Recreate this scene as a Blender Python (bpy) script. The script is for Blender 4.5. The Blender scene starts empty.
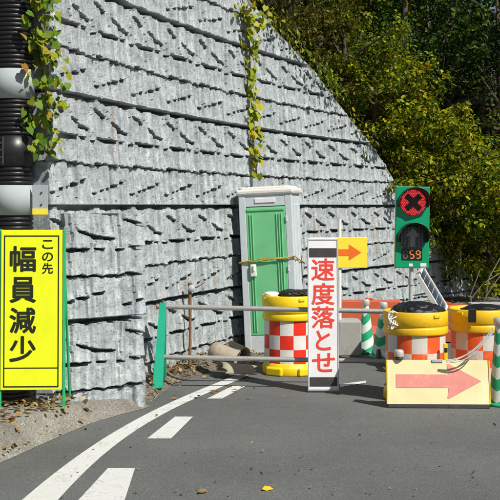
import bpy, bmesh, math, random
import numpy as np
from mathutils import Vector, Matrix, Euler

# ------------------------------------------------------------------ camera, world, sun
S = bpy.context.scene
COL = S.collection
F, HZ, CX, EYE = 1100.0, 205.0, 250.0, 1.85      # focal length (px of a 500 px frame), horizon row, centre column, eye height

cam_d = bpy.data.cameras.new('camera')
cam = bpy.data.objects.new('camera', cam_d); COL.objects.link(cam)
cam_d.sensor_width = 36.0; cam_d.lens = 36.0 * F / 500.0
cam_d.shift_y = -(250.0 - HZ) / 500.0
cam_d.clip_start = 0.1; cam_d.clip_end = 3000
cam.location = (0, 0, EYE); cam.rotation_euler = (math.radians(90), 0, 0)
S.camera = cam

SUN_EL, SUN_AZ = math.radians(47), math.radians(134)     # azimuth clockwise from +Y
sd = Vector((math.sin(SUN_AZ) * math.cos(SUN_EL), math.cos(SUN_AZ) * math.cos(SUN_EL), math.sin(SUN_EL)))
W = bpy.data.worlds.new('World'); S.world = W; W.use_nodes = True
nt = W.node_tree; nt.nodes.clear()
sky = nt.nodes.new('ShaderNodeTexSky'); sky.sky_type = 'NISHITA'; sky.sun_disc = False
sky.sun_elevation = SUN_EL; sky.sun_rotation = SUN_AZ
bg = nt.nodes.new('ShaderNodeBackground'); bg.inputs['Strength'].default_value = 0.05
ow = nt.nodes.new('ShaderNodeOutputWorld')
nt.links.new(sky.outputs[0], bg.inputs[0]); nt.links.new(bg.outputs[0], ow.inputs[0])
sun_d = bpy.data.lights.new('sun', 'SUN'); sun_d.energy = 5.0; sun_d.angle = math.radians(0.5); sun_d.color = (1.0, 0.955, 0.88)
sun = bpy.data.objects.new('sun', sun_d); COL.objects.link(sun)
sun.rotation_euler = sd.to_track_quat('Z', 'Y').to_euler(); sun.location = (10, -10, 20)
S.view_settings.view_transform = 'Standard'; S.view_settings.look = 'None'
S.view_settings.exposure = 0.18; S.view_settings.gamma = 1.0; S.view_settings.use_curve_mapping = False

def XY_(px, Y): return (px - CX) * Y / F
rng = np.random.default_rng(7); random.seed(7)

# ------------------------------------------------------------------ helpers
def at(px, py, Y):  return Vector(((px - CX) * Y / F, Y, EYE - (py - HZ) * Y / F))
def gr(px, py, z=0.0):
    Y = F * (EYE - z) / (py - HZ); return Vector(((px - CX) * Y / F, Y, z))

class MB:
    """collects shapes into one mesh"""
    def __init__(s): s.v = []; s.f = []; s.m = []; s.sm = []
    def add(s, vs, fs, mi=0, smooth=False, M=None):
        o = len(s.v)
        s.v += [tuple(M @ Vector(v)) if M is not None else tuple(v) for v in vs]
        for f in fs: s.f.append([i + o for i in f]); s.m.append(mi); s.sm.append(smooth)
    def box(s, c, d, mi=0, M=None, bev=0.0, R=None):
        bm = bmesh.new(); bmesh.ops.create_cube(bm, size=1)
        for v in bm.verts: v.co = Vector((v.co.x * d[0], v.co.y * d[1], v.co.z * d[2]))
        if bev > 0: bmesh.ops.bevel(bm, geom=bm.edges[:], offset=bev, segments=2, affect='EDGES', profile=0.5)
        T = Matrix.Translation(c) @ (R.to_4x4() if R is not None else Matrix.Identity(4))
        if M is not None: T = M @ T
        bm.verts.index_update()
        s.add([v.co.copy() for v in bm.verts], [[v.index for v in f.verts] for f in bm.faces], mi, False, T); bm.free()
    def tube(s, pts, r, n=10, mi=0, cap=True, M=None, smooth=True):
        pts = [Vector(p) for p in pts]; k = len(pts)
        rs = r if isinstance(r, (list, tuple)) else [r] * k
        vs = []; prev = None
        for i, p in enumerate(pts):
            t = (pts[min(i + 1, k - 1)] - pts[max(i - 1, 0)])
            t = t.normalized() if t.length > 1e-9 else Vector((0, 0, 1))
            if prev is None:
                a = Vector((0, 0, 1)) if abs(t.z) < 0.9 else Vector((1, 0, 0)); u = t.cross(a).normalized()
            else:
                u = (prev - t * prev.dot(t)); u = u.normalized() if u.length > 1e-9 else t.orthogonal().normalized()
            prev = u; w = t.cross(u)
            for j in range(n):
                an = 2 * math.pi * j / n; vs.append(p + (u * math.cos(an) + w * math.sin(an)) * rs[i])
        fs = [[i * n + j, i * n + (j + 1) % n, (i + 1) * n + (j + 1) % n, (i + 1) * n + j] for i in range(k - 1) for j in range(n)]
        s.add(vs, fs, mi, smooth, M)
        if cap: s.add(vs, [list(range(n))[::-1], list(range((k - 1) * n, k * n))], mi, False, M)
    def lathe(s, prof, n=32, mi=0, M=None, mat=None, smooth=True, close=False):
        vs = []; k = len(prof)
        for (r, z) in prof:
            for j in range(n):
                a = 2 * math.pi * j / n; vs.append((r * math.cos(a), r * math.sin(a), z))
        o = len(s.v)
        s.v += [tuple(M @ Vector(v)) if M is not None else v for v in vs]
        for i in range(k - 1):
            for j in range(n):
                s.f.append([o + i * n + j, o + i * n + (j + 1) % n, o + (i + 1) * n + (j + 1) % n, o + (i + 1) * n + j])
                s.m.append(mat(i, j) if mat else mi); s.sm.append(smooth)
        for idx, rev in ((0, True), (k - 1, False)):
            if prof[idx][0] > 1e-6 and close:
                f = [o + idx * n + j for j in range(n)]; s.f.append(f[::-1] if rev else f); s.m.append(mi); s.sm.append(False)
    def prism(s, outline, y0, y1, mi=0, M=None):
        """outline in XZ, extruded along Y"""
        n = len(outline)
        vs = [(x, y0, z) for x, z in outline] + [(x, y1, z) for x, z in outline]
        fs = [list(range(n)), list(range(2 * n - 1, n - 1, -1))] + [[i, i + n, (i + 1) % n + n, (i + 1) % n] for i in range(n)]
        s.add(vs, fs, mi, False, M)
    def build(s, name, mats, parent=None):
        me = bpy.data.meshes.new(name); me.from_pydata(s.v, [], s.f)
        for m in (mats if isinstance(mats, (list, tuple)) else [mats]): me.materials.append(m)
        me.polygons.foreach_set('material_index', s.m); me.polygons.foreach_set('use_smooth', s.sm)
        me.update()
        bm = bmesh.new(); bm.from_mesh(me); bmesh.ops.recalc_face_normals(bm, faces=bm.faces[:]); bm.to_mesh(me); bm.free()
        o = bpy.data.objects.new(name, me); COL.objects.link(o)
        if parent is not None: o.parent = parent
        return o

def link_mesh(name, V, Q, mat, parent=None, uv=None, smooth=False):
    me = bpy.data.meshes.new(name)
    V = np.asarray(V, np.float32); Q = np.asarray(Q, np.int32); k = Q.shape[1]
    me.vertices.add(len(V)); me.vertices.foreach_set('co', V.ravel())
    me.loops.add(Q.size); me.loops.foreach_set('vertex_index', Q.ravel())
    me.polygons.add(len(Q)); me.polygons.foreach_set('loop_start', np.arange(0, Q.size, k, dtype=np.int32))
    me.polygons.foreach_set('use_smooth', np.full(len(Q), smooth))
    if uv is not None:
        l = me.uv_layers.new(name='UVMap'); l.data.foreach_set('uv', np.asarray(uv, np.float32)[Q.ravel()].ravel())
    me.update(calc_edges=True); me.materials.append(mat)
    o = bpy.data.objects.new(name, me); COL.objects.link(o)
    if parent is not None: o.parent = parent
    return o

def tag(o, label=None, cat=None, group=None, kind=None):
    if label: o['label'] = label
    if cat: o['category'] = cat
    if group: o['group'] = group
    if kind: o['kind'] = kind
    return o
def thing(name, label, cat, loc=(0, 0, 0), rot=(0, 0, 0), group=None):
    o = bpy.data.objects.new(name, None); COL.objects.link(o); o.empty_display_size = 0.2
    o.location = loc; o.rotation_euler = rot
    return tag(o, label, cat, group)
def kids(o): return [c for c in bpy.data.objects if c.parent == o]
def dup(o, parent=None):
    c = o.copy(); COL.objects.link(c); c.parent = parent
    for ch in kids(o): dup(ch, c)
    return c
def lerp(a, b, t): return a + (b - a) * t

# ------------------------------------------------------------------ materials
def new_mat(name):
    m = bpy.data.materials.new(name); m.use_nodes = True; n = m.node_tree
    b = n.nodes['Principled BSDF']; return m, n, b
def N(n, typ, **kw):
    x = n.nodes.new(typ)
    for k, v in kw.items():
        if k in x.inputs: x.inputs[k].default_value = v
        else: setattr(x, k, v)
    return x
def ramp(n, fac, stops):
    r = n.nodes.new('ShaderNodeValToRGB'); e = r.color_ramp.elements
    while len(e) < len(stops): e.new(0.5)
    for i, (p, c) in enumerate(stops):
        e[i].position = p; e[i].color = (c if len(c) == 4 else (*c, 1)) if isinstance(c, tuple) else (c, c, c, 1)
    n.links.new(fac, r.inputs[0]); return r
def mixc(n, fac, a, b, mode='MIX'):
    m = n.nodes.new('ShaderNodeMix'); m.data_type = 'RGBA'; m.blend_type = mode
    for i, v in ((0, fac), (6, a), (7, b)):
        if hasattr(v, 'is_linked') or hasattr(v, 'links'): n.links.new(v, m.inputs[i])
        else: m.inputs[i].default_value = (*v, 1) if isinstance(v, tuple) and len(v) == 3 else v
    return m.outputs[2]
def paint(name, col, rough=0.5, dirt=0.25, dirtcol=(0.12, 0.10, 0.08), scale=6.0, metal=0.0, bump=0.0, thresh=0.55, spec=0.5):
    """painted / plastic surface with worn, stained patches and a little colour drift"""
    m, n, b = new_mat(name)
    tc = N(n, 'ShaderNodeTexCoord')
    n1 = N(n, 'ShaderNodeTexNoise', Scale=scale, Detail=8.0, Roughness=0.65); n.links.new(tc.outputs['Object'], n1.inputs['Vector'])
    n2 = N(n, 'ShaderNodeTexNoise', Scale=scale * 7, Detail=6.0, Roughness=0.7); n.links.new(tc.outputs['Object'], n2.inputs['Vector'])
    c1 = ramp(n, n1.outputs[0], [(0.3, tuple(x * 0.88 for x in col)), (0.7, tuple(min(1, x * 1.08) for x in col))])
    mul = N(n, 'ShaderNodeMath', operation='MULTIPLY'); n.links.new(n1.outputs[0], mul.inputs[0]); n.links.new(n2.outputs[0], mul.inputs[1])
    r2 = ramp(n, mul.outputs[0], [(thresh * 0.5, 0.0), (thresh * 0.5 + 0.13, dirt)])
    c = mixc(n, r2.outputs[0], c1.outputs[0], dirtcol)
    n.links.new(c, b.inputs['Base Color'])
    b.inputs['Roughness'].default_value = rough; b.inputs['Metallic'].default_value = metal
    b.inputs['Specular IOR Level'].default_value = spec
    if bump:
        bp = N(n, 'ShaderNodeBump', Strength=bump, Distance=0.01); n.links.new(n2.outputs[0], bp.inputs['Height']); n.links.new(bp.outputs[0], b.inputs['Normal'])
    return m
def emit(name, col, strength, base=(0.02, 0.02, 0.02)):
    m, n, b = new_mat(name); b.inputs['Base Color'].default_value = (*base, 1); b.inputs['Roughness'].default_value = 0.35
    b.inputs['Emission Color'].default_value = (*col, 1); b.inputs['Emission Strength'].default_value = strength; return m
def leaf_mat(name, stops, trans=0.35, rough=0.5):
    m, n, b = new_mat(name)
    g = N(n, 'ShaderNodeNewGeometry'); r = ramp(n, g.outputs['Random Per Island'], stops)
    tc = N(n, 'ShaderNodeTexCoord'); nz = N(n, 'ShaderNodeTexNoise', Scale=2.2, Detail=3.0); n.links.new(tc.outputs['Object'], nz.inputs['Vector'])
    hv = N(n, 'ShaderNodeHueSaturation'); n.links.new(r.outputs[0], hv.inputs['Color'])
    mr = N(n, 'ShaderNodeMapRange'); n.links.new(nz.outputs[0], mr.inputs[0]); mr.inputs[1].default_value = .3; mr.inputs[2].default_value = .7; mr.inputs[3].default_value = .47; mr.inputs[4].default_value = .53
    n.links.new(mr.outputs[0], hv.inputs['Hue'])
    n.links.new(hv.outputs[0], b.inputs['Base Color']); b.inputs['Roughness'].default_value = rough
    b.inputs['Specular IOR Level'].default_value = 0.12
    t = N(n, 'ShaderNodeBsdfTranslucent'); n.links.new(hv.outputs[0], t.inputs['Color'])
    mx = N(n, 'ShaderNodeMixShader', Fac=trans); n.links.new(b.outputs[0], mx.inputs[1]); n.links.new(t.outputs[0], mx.inputs[2])
    n.links.new(mx.outputs[0], n.nodes['Material Output'].inputs[0]); return m

def wall_mat(stains):
    m, n, b = new_mat('split_stone_concrete')
    uv = N(n, 'ShaderNodeUVMap'); tc = N(n, 'ShaderNodeTexCoord')
    def noise(scale3, detail=6, rough=0.6, src=uv.outputs[0]):
        mp = N(n, 'ShaderNodeMapping'); mp.inputs['Scale'].default_value = scale3; n.links.new(src, mp.inputs[0])
        z = N(n, 'ShaderNodeTexNoise', Scale=1.0, Detail=float(detail), Roughness=rough); n.links.new(mp.outputs[0], z.inputs['Vector']); return z.outputs[0]
    big = noise((0.9, 0.7, 1)); streak = noise((24, 0.9, 1), 5, 0.75); speck = noise((42, 30, 1), 5, 0.72); mid = noise((7, 7, 1), 8, 0.7)
    c0 = ramp(n, mid, [(0.32, (0.19, 0.225, 0.24)), (0.50, (0.345, 0.385, 0.40)), (0.68, (0.52, 0.555, 0.56))]).outputs[0]
    c1 = mixc(n, ramp(n, streak, [(0.52, 0.0), (0.70, 0.65)]).outputs[0], c0, (0.60, 0.60, 0.56))
    c2 = mixc(n, ramp(n, streak, [(0.30, 0.75), (0.46, 0.0)]).outputs[0], c1, (0.20, 0.225, 0.24))
    c3 = mixc(n, ramp(n, speck, [(0.58, 0.0), (0.63, 0.9)]).outputs[0], c2, (0.10, 0.105, 0.105))
    c4 = mixc(n, ramp(n, big, [(0.35, 0.35), (0.6, 0.0)]).outputs[0], c3, (0.30, 0.33, 0.34))
    sx = N(n, 'ShaderNodeSeparateXYZ'); n.links.new(uv.outputs[0], sx.inputs[0])
    c = c4
    for (u0, z0, z1, wd, amt) in stains:
        d = N(n, 'ShaderNodeMath', operation='SUBTRACT'); n.links.new(sx.outputs[0], d.inputs[0]); d.inputs[1].default_value = u0
        a = N(n, 'ShaderNodeMath', operation='ABSOLUTE'); n.links.new(d.outputs[0], a.inputs[0])
        mr = N(n, 'ShaderNodeMapRange'); n.links.new(a.outputs[0], mr.inputs[0]); mr.inputs[1].default_value = wd * .3; mr.inputs[2].default_value = wd; mr.inputs[3].default_value = amt; mr.inputs[4].default_value = 0
        lo = N(n, 'ShaderNodeMapRange'); n.links.new(sx.outputs[1], lo.inputs[0]); lo.inputs[1].default_value = z0; lo.inputs[2].default_value = z0 + .25
        hi = N(n, 'ShaderNodeMapRange'); n.links.new(sx.outputs[1], hi.inputs[0]); hi.inputs[1].default_value = z1 - .15; hi.inputs[2].default_value = z1; hi.inputs[3].default_value = 1; hi.inputs[4].default_value = 0
        p = N(n, 'ShaderNodeMath', operation='MULTIPLY'); n.links.new(mr.outputs[0], p.inputs[0]); n.links.new(lo.outputs[0], p.inputs[1])
        q = N(n, 'ShaderNodeMath', operation='MULTIPLY'); n.links.new(p.outputs[0], q.inputs[0]); n.links.new(hi.outputs[0], q.inputs[1])
        q2 = N(n, 'ShaderNodeMath', operation='MULTIPLY'); n.links.new(q.outputs[0], q2.inputs[0]); n.links.new(ramp(n, mid, [(.35, .4), (.6, 1.0)]).outputs[0], q2.inputs[1])
        c = mixc(n, q2.outputs[0], c, (0.34, 0.21, 0.085))
    fl = N(n, 'ShaderNodeMath', operation='MULTIPLY'); n.links.new(sx.outputs[0], fl.inputs[0]); fl.inputs[1].default_value = 1 / .168 * 2
    wn = N(n, 'ShaderNodeTexNoise', Scale=1.0, Detail=2.0); wn.noise_dimensions = '1D'; n.links.new(fl.outputs[0], wn.inputs['W'])
    c = mixc(n, 1.0, c, ramp(n, wn.outputs[0], [(.30, .82), (.5, 1.0), (.70, 1.15)]).outputs[0], 'MULTIPLY')
    n.links.new(c, b.inputs['Base Color']); b.inputs['Roughness'].default_value = 0.9; b.inputs['Specular IOR Level'].default_value = 0.2
    bp = N(n, 'ShaderNodeBump', Strength=0.55, Distance=0.012); n.links.new(noise((60, 34, 1), 6, 0.7), bp.inputs['Height']); n.links.new(bp.outputs[0], b.inputs['Normal'])
    return m

def ground_mat(name, base, spread=0.25, agg=140.0, aggamt=0.5, patch=0.5, bump=0.35, tint=(1, 1, 1), crack=False):
    m, n, b = new_mat(name)
    tc = N(n, 'ShaderNodeTexCoord')
    def noise(s, d, r=0.6):
        z = N(n, 'ShaderNodeTexNoise', Scale=s, Detail=float(d), Roughness=r); n.links.new(tc.outputs['Object'], z.inputs['Vector']); return z.outputs[0]
    c1 = tuple(base * t * (1 - spread) for t in tint); c2 = tuple(base * t * (1 + spread) for t in tint)
    c = ramp(n, noise(patch, 7), [(0.3, c1), (0.7, c2)]).outputs[0]
    vo = N(n, 'ShaderNodeTexVoronoi', Scale=agg); n.links.new(tc.outputs['Object'], vo.inputs['Vector'])
    sp = N(n, 'ShaderNodeSeparateColor'); n.links.new(vo.outputs['Color'], sp.inputs[0])
    g = ramp(n, sp.outputs[0], [(0.0, 1 - aggamt), (0.6, 1.0), (0.9, 1 + aggamt * .6), (1.0, 1 + aggamt * 2.2)]).outputs[0]
    c = mixc(n, 1.0, c, g, 'MULTIPLY')
    c = mixc(n, ramp(n, noise(9, 9, .75), [(0.56, 0.0), (0.75, 0.35)]).outputs[0], c, tuple(base * 1.7 * t for t in tint))
    n.links.new(c, b.inputs['Base Color']); b.inputs['Roughness'].default_value = 0.85; b.inputs['Specular IOR Level'].default_value = 0.25
    bp = N(n, 'ShaderNodeBump', Strength=bump, Distance=0.006); n.links.new(noise(agg, 4), bp.inputs['Height']); n.links.new(bp.outputs[0], b.inputs['Normal'])
    return m

M = {}
M['asphalt'] = ground_mat('asphalt', 0.124, 0.18, 170, 0.28, 0.55, 0.25, (0.955, 1.0, 0.965))
M['verge'] = ground_mat('worn_concrete', 0.20, 0.35, 110, 0.35, 2.2, 0.35, (1.0, 0.95, 0.81))
M['dirt'] = ground_mat('dry_dirt', 0.15, 0.35, 60, 0.5, 2.5, 0.6, (1.0, 0.86, 0.66))
M['soil'] = ground_mat('hill_soil', 0.03, 0.4, 30, 0.6, 1.5, 0.8, (1.0, 0.85, 0.55))
M['line'] = paint('road_paint', (0.66, 0.665, 0.64), 0.6, 0.55, (0.17, 0.17, 0.165), 5, bump=0.2, thresh=0.50)
M['conc'] = paint('grey_concrete', (0.36, 0.355, 0.33), 0.85, 0.5, (0.16, 0.15, 0.13), 4, bump=0.3)
M['coping'] = paint('weathered_coping', (0.20, 0.205, 0.19), 0.9, 0.6, (0.07, 0.075, 0.05), 6, bump=0.4)
M['clay'] = paint('dusty_clay', (0.33, 0.29, 0.22), 0.8, 0.5, (0.15, 0.12, 0.09), 5, bump=0.3)
M['black_pl'] = paint('black_plastic', (0.012, 0.012, 0.013), 0.38, 0.2, (0.06, 0.055, 0.05), 5)
M['bag'] = paint('black_bag', (0.010, 0.010, 0.012), 0.33, 0.25, (0.05, 0.05, 0.05), 7, bump=0.5)
M['galv'] = paint('galvanised_steel', (0.52, 0.55, 0.56), 0.58, 0.35, (0.36, 0.37, 0.37), 7, metal=0.3)
M['band'] = paint('zinc_band', (0.37, 0.41, 0.425), 0.8, 0.5, (0.27, 0.30, 0.31), 5, spec=0.25)
M['steel'] = paint('scaffold_pipe', (0.46, 0.45, 0.43), 0.42, 0.7, (0.22, 0.15, 0.10), 9, metal=0.45, thresh=0.52)
M['rust'] = paint('rusty_iron', (0.20, 0.105, 0.045), 0.85, 0.5, (0.10, 0.05, 0.025), 15, bump=0.3)
M['yellow_sign'] = paint('fluorescent_yellow', (0.82, 0.88, 0.012), 0.4, 0.10, (0.40, 0.42, 0.03), 2.5)
M['yellow_flat'] = paint('yellow_sheet', (0.90, 0.72, 0.05), 0.45, 0.12, (0.4, 0.3, 0.05), 3)
M['orange_ink'] = paint('orange_ink', (0.85, 0.16, 0.015), 0.5, 0.1, (0.4, 0.1, 0.02), 5)
M['ink'] = paint('black_ink', (0.012, 0.016, 0.006), 0.5, 0.1, (0.06, 0.07, 0.02), 8)
M['green_frame'] = paint('green_painted_frame', (0.02, 0.42, 0.15), 0.45, 0.25, (0.05, 0.15, 0.07), 7)
M['green_leg'] = paint('green_plastic', (0.015, 0.40, 0.24), 0.4, 0.3, (0.06, 0.18, 0.12), 6)
M['green_sig'] = paint('signal_green', (0.0, 0.30, 0.135), 0.35, 0.12, (0.02, 0.15, 0.07), 5)
M['door'] = paint('toilet_door_green', (0.165, 0.55, 0.26), 0.5, 0.5, (0.26, 0.46, 0.28), 4)
M['toilet'] = paint('toilet_grey_panel', (0.56, 0.62, 0.65), 0.55, 0.5, (0.34, 0.35, 0.32), 4)
M['roof'] = paint('toilet_roof_white', (0.72, 0.70, 0.65), 0.5, 0.4, (0.42, 0.39, 0.33), 5)
M['white_pl'] = paint('white_plastic', (0.76, 0.76, 0.74), 0.4, 0.2, (0.45, 0.43, 0.40), 6)
M['white_sheet'] = paint('white_sheet', (0.80, 0.79, 0.80), 0.4, 0.12, (0.55, 0.53, 0.53), 3)
M['red_ink'] = paint('red_ink', (0.76, 0.055, 0.03), 0.5, 0.2, (0.80, 0.35, 0.30), 22)
M['rubber'] = paint('dark_band', (0.045, 0.040, 0.042), 0.5, 0.4, (0.11, 0.10, 0.10), 10)
M['drum_y'] = paint('drum_yellow', (0.84, 0.50, 0.008), 0.45, 0.6, (0.34, 0.20, 0.04), 6, bump=0.12)
M['drum_y2'] = paint('bright_drum_yellow', (0.88, 0.62, 0.005), 0.42, 0.5, (0.40, 0.27, 0.05), 6, bump=0.1)
M['chk_w'] = paint('check_white', (0.74, 0.73, 0.70), 0.45, 0.5, (0.38, 0.32, 0.26), 8)
M['chk_r'] = paint('check_red', (0.78, 0.030, 0.012), 0.42, 0.25, (0.45, 0.10, 0.06), 8)
M['chk_o'] = paint('check_orange', (0.80, 0.105, 0.018), 0.45, 0.6, (0.66, 0.46, 0.36), 9, thresh=0.6)
M['chk_wf'] = paint('check_faded_white', (0.64, 0.61, 0.56), 0.5, 0.6, (0.42, 0.27, 0.19), 9, thresh=0.55)
M['cream'] = paint('faded_cream_sheet', (0.84, 0.76, 0.42), 0.5, 0.45, (0.85, 0.80, 0.62), 4)
M['pink'] = paint('faded_red_sheet', (0.80, 0.30, 0.25), 0.5, 0.55, (0.82, 0.52, 0.40), 7)
M['orange_pl'] = paint('orange_plastic', (0.46, 0.070, 0.018), 0.55, 0.5, (0.26, 0.06, 0.025), 3)
M['cone_g'] = paint('cone_green', (0.012, 0.36, 0.16), 0.4, 0.3, (0.05, 0.2, 0.1), 8)
M['cone_w'] = paint('cone_white_tape', (0.68, 0.76, 0.70), 0.4, 0.35, (0.42, 0.52, 0.46), 9)
M['silver'] = paint('silver_cap', (0.62, 0.60, 0.55), 0.35, 0.35, (0.35, 0.33, 0.3), 14, metal=0.3)
M['rope'] = paint('white_rope', (0.70, 0.69, 0.66), 0.8, 0.4, (0.4, 0.38, 0.34), 20, bump=0.4)
M['rope_y'] = paint('yellow_black_rope', (0.50, 0.36, 0.05), 0.8, 0.85, (0.05, 0.04, 0.02), 40, thresh=0.45)
M['solar'] = paint('solar_cells', (0.012, 0.016, 0.030), 0.18, 0.2, (0.03, 0.035, 0.05), 4)
M['bark'] = paint('bark', (0.085, 0.065, 0.045), 0.9, 0.5, (0.03, 0.024, 0.018), 9, bump=0.8)
M['twig'] = paint('pale_twig', (0.20, 0.17, 0.13), 0.9, 0.5, (0.10, 0.08, 0.06), 9, bump=0.5)
M['led'] = emit('red_led', (1.0, 0.09, 0.09), 0.75, (0.4, 0.02, 0.02))
M['led_bed'] = emit('red_led_bed', (1.0, 0.01, 0.02), 0.22, (0.14, 0.006, 0.008))
M['cross'] = paint('unlit_red_led', (0.055, 0.022, 0.024), 0.5, 0.3, (0.10, 0.02, 0.02), 30)
M['led_off'] = paint('unlit_led', (0.26, 0.28, 0.29), 0.35, 0.1, (0.05, 0.05, 0.05), 8)
M['lens_off'] = paint('dark_lens', (0.035, 0.040, 0.042), 0.35, 0.1, (0.02, 0.02, 0.02), 8)
M['digit_on'] = emit('orange_segment', (1.0, 0.33, 0.10), 0.55, (0.3, 0.06, 0.01))
M['digit_dark'] = paint('dark_segment', (0.03, 0.03, 0.03), 0.5, 0.1, (0.02, 0.02, 0.02), 8)
M['digit_off'] = paint('unlit_segment', (0.13, 0.135, 0.13), 0.4, 0.1, (0.05, 0.05, 0.05), 8)
M['blue'] = paint('pale_blue_reflector', (0.42, 0.46, 0.52), 0.6, 0.25, (0.6, 0.62, 0.62), 12)
M['leaf_ivy'] = leaf_mat('ivy_leaves', [(0, (0.05, 0.11, 0.012)), (.35, (0.12, 0.21, 0.015)), (.65, (0.22, 0.30, 0.018)), (.88, (0.34, 0.34, 0.02)), (1, (0.30, 0.18, 0.03))], .3)
M['leaf_ivy2'] = leaf_mat('yellow_ivy_leaves', [(0, (0.10, 0.17, 0.012)), (.35, (0.22, 0.29, 0.015)), (.7, (0.40, 0.40, 0.02)), (1, (0.50, 0.40, 0.03))], .3)
M['leaf_yel'] = leaf_mat('autumn_creeper_leaves', [(0, (0.016, 0.036, 0.004)), (.25, (0.065, 0.11, 0.006)), (.48, (0.17, 0.215, 0.008)), (.72, (0.37, 0.385, 0.010)), (.92, (0.48, 0.43, 0.015)), (1, (0.18, 0.10, 0.02))], .35)
M['leaf_grn'] = leaf_mat('bush_leaves', [(0, (0.014, 0.034, 0.005)), (.35, (0.06, 0.11, 0.006)), (.64, (0.15, 0.20, 0.008)), (.88, (0.31, 0.33, 0.012)), (1, (0.16, 0.10, 0.02))], .3)
M['leaf_brn'] = leaf_mat('brown_green_leaves', [(0, (0.030, 0.045, 0.008)), (.40, (0.070, 0.078, 0.010)), (.75, (0.135, 0.125, 0.016)), (.92, (0.20, 0.14, 0.02)), (1, (0.24, 0.26, 0.015))], .25)
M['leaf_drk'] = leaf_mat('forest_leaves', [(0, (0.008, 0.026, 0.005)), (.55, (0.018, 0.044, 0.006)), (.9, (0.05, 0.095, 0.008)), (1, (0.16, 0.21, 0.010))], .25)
M['leaf_dead'] = leaf_mat('dry_fallen_leaves', [(0, (0.09, 0.05, 0.022)), (.4, (0.20, 0.12, 0.05)), (.75, (0.33, 0.21, 0.08)), (1, (0.46, 0.33, 0.10))], .15)
M['leaf_gold'] = leaf_mat('golden_leaf', [(0, (0.75, 0.50, 0.02)), (1, (0.75, 0.50, 0.02))], .15)

# ------------------------------------------------------------------ plan of the retaining wall
fx = np.array([48, 90, 150, 200, 240, 300, 360, 390, 430, 475.]); fs = np.array([116.5, 108.5, 96.5, 86.5, 79.3, 70.5, 63.2, 60, 56, 52.])
pf = np.polyfit(fx, fs, 3)
xs = np.linspace(48, 482, 900); ss = np.polyval(pf, xs)
PX, PY = (xs - CX) / ss, F / ss
seg = np.hypot(np.diff(PX), np.diff(PY)); LL = np.concatenate([[0], np.cumsum(seg)]); LEND = LL[-1]
def Lpx(x): return float(np.interp(x, xs, LL))
def WP(L): return np.interp(L, LL, PX), np.interp(L, LL, PY)
TX, TY = np.gradient(PX, LL), np.gradient(PY, LL)
def WN(L):
    tx, ty = np.interp(L, LL, TX), np.interp(L, LL, TY); q = np.hypot(tx, ty); return ty / q, -tx / q     # points to the road
top_px = [(48, 6.0), (150, 5.75), (200, 5.2), (250, 4.42), (285, 4.08), (315, 3.76), (342, 3.30), (375, 2.72), (395, 2.22), (430, 1.35), (455, 0.75), (482, 0.30)]
tL = np.array([Lpx(a) for a, _ in top_px]); tH = np.array([b for _, b in top_px])
def TOP(L): return np.interp(L, tL, tH)

PER = 0.84
def H1(i, seed): # hash to 0..1
    x = np.sin(np.asarray(i, float) * 12.9898 + seed * 78.233) * 43758.5453; return x - np.floor(x)
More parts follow.
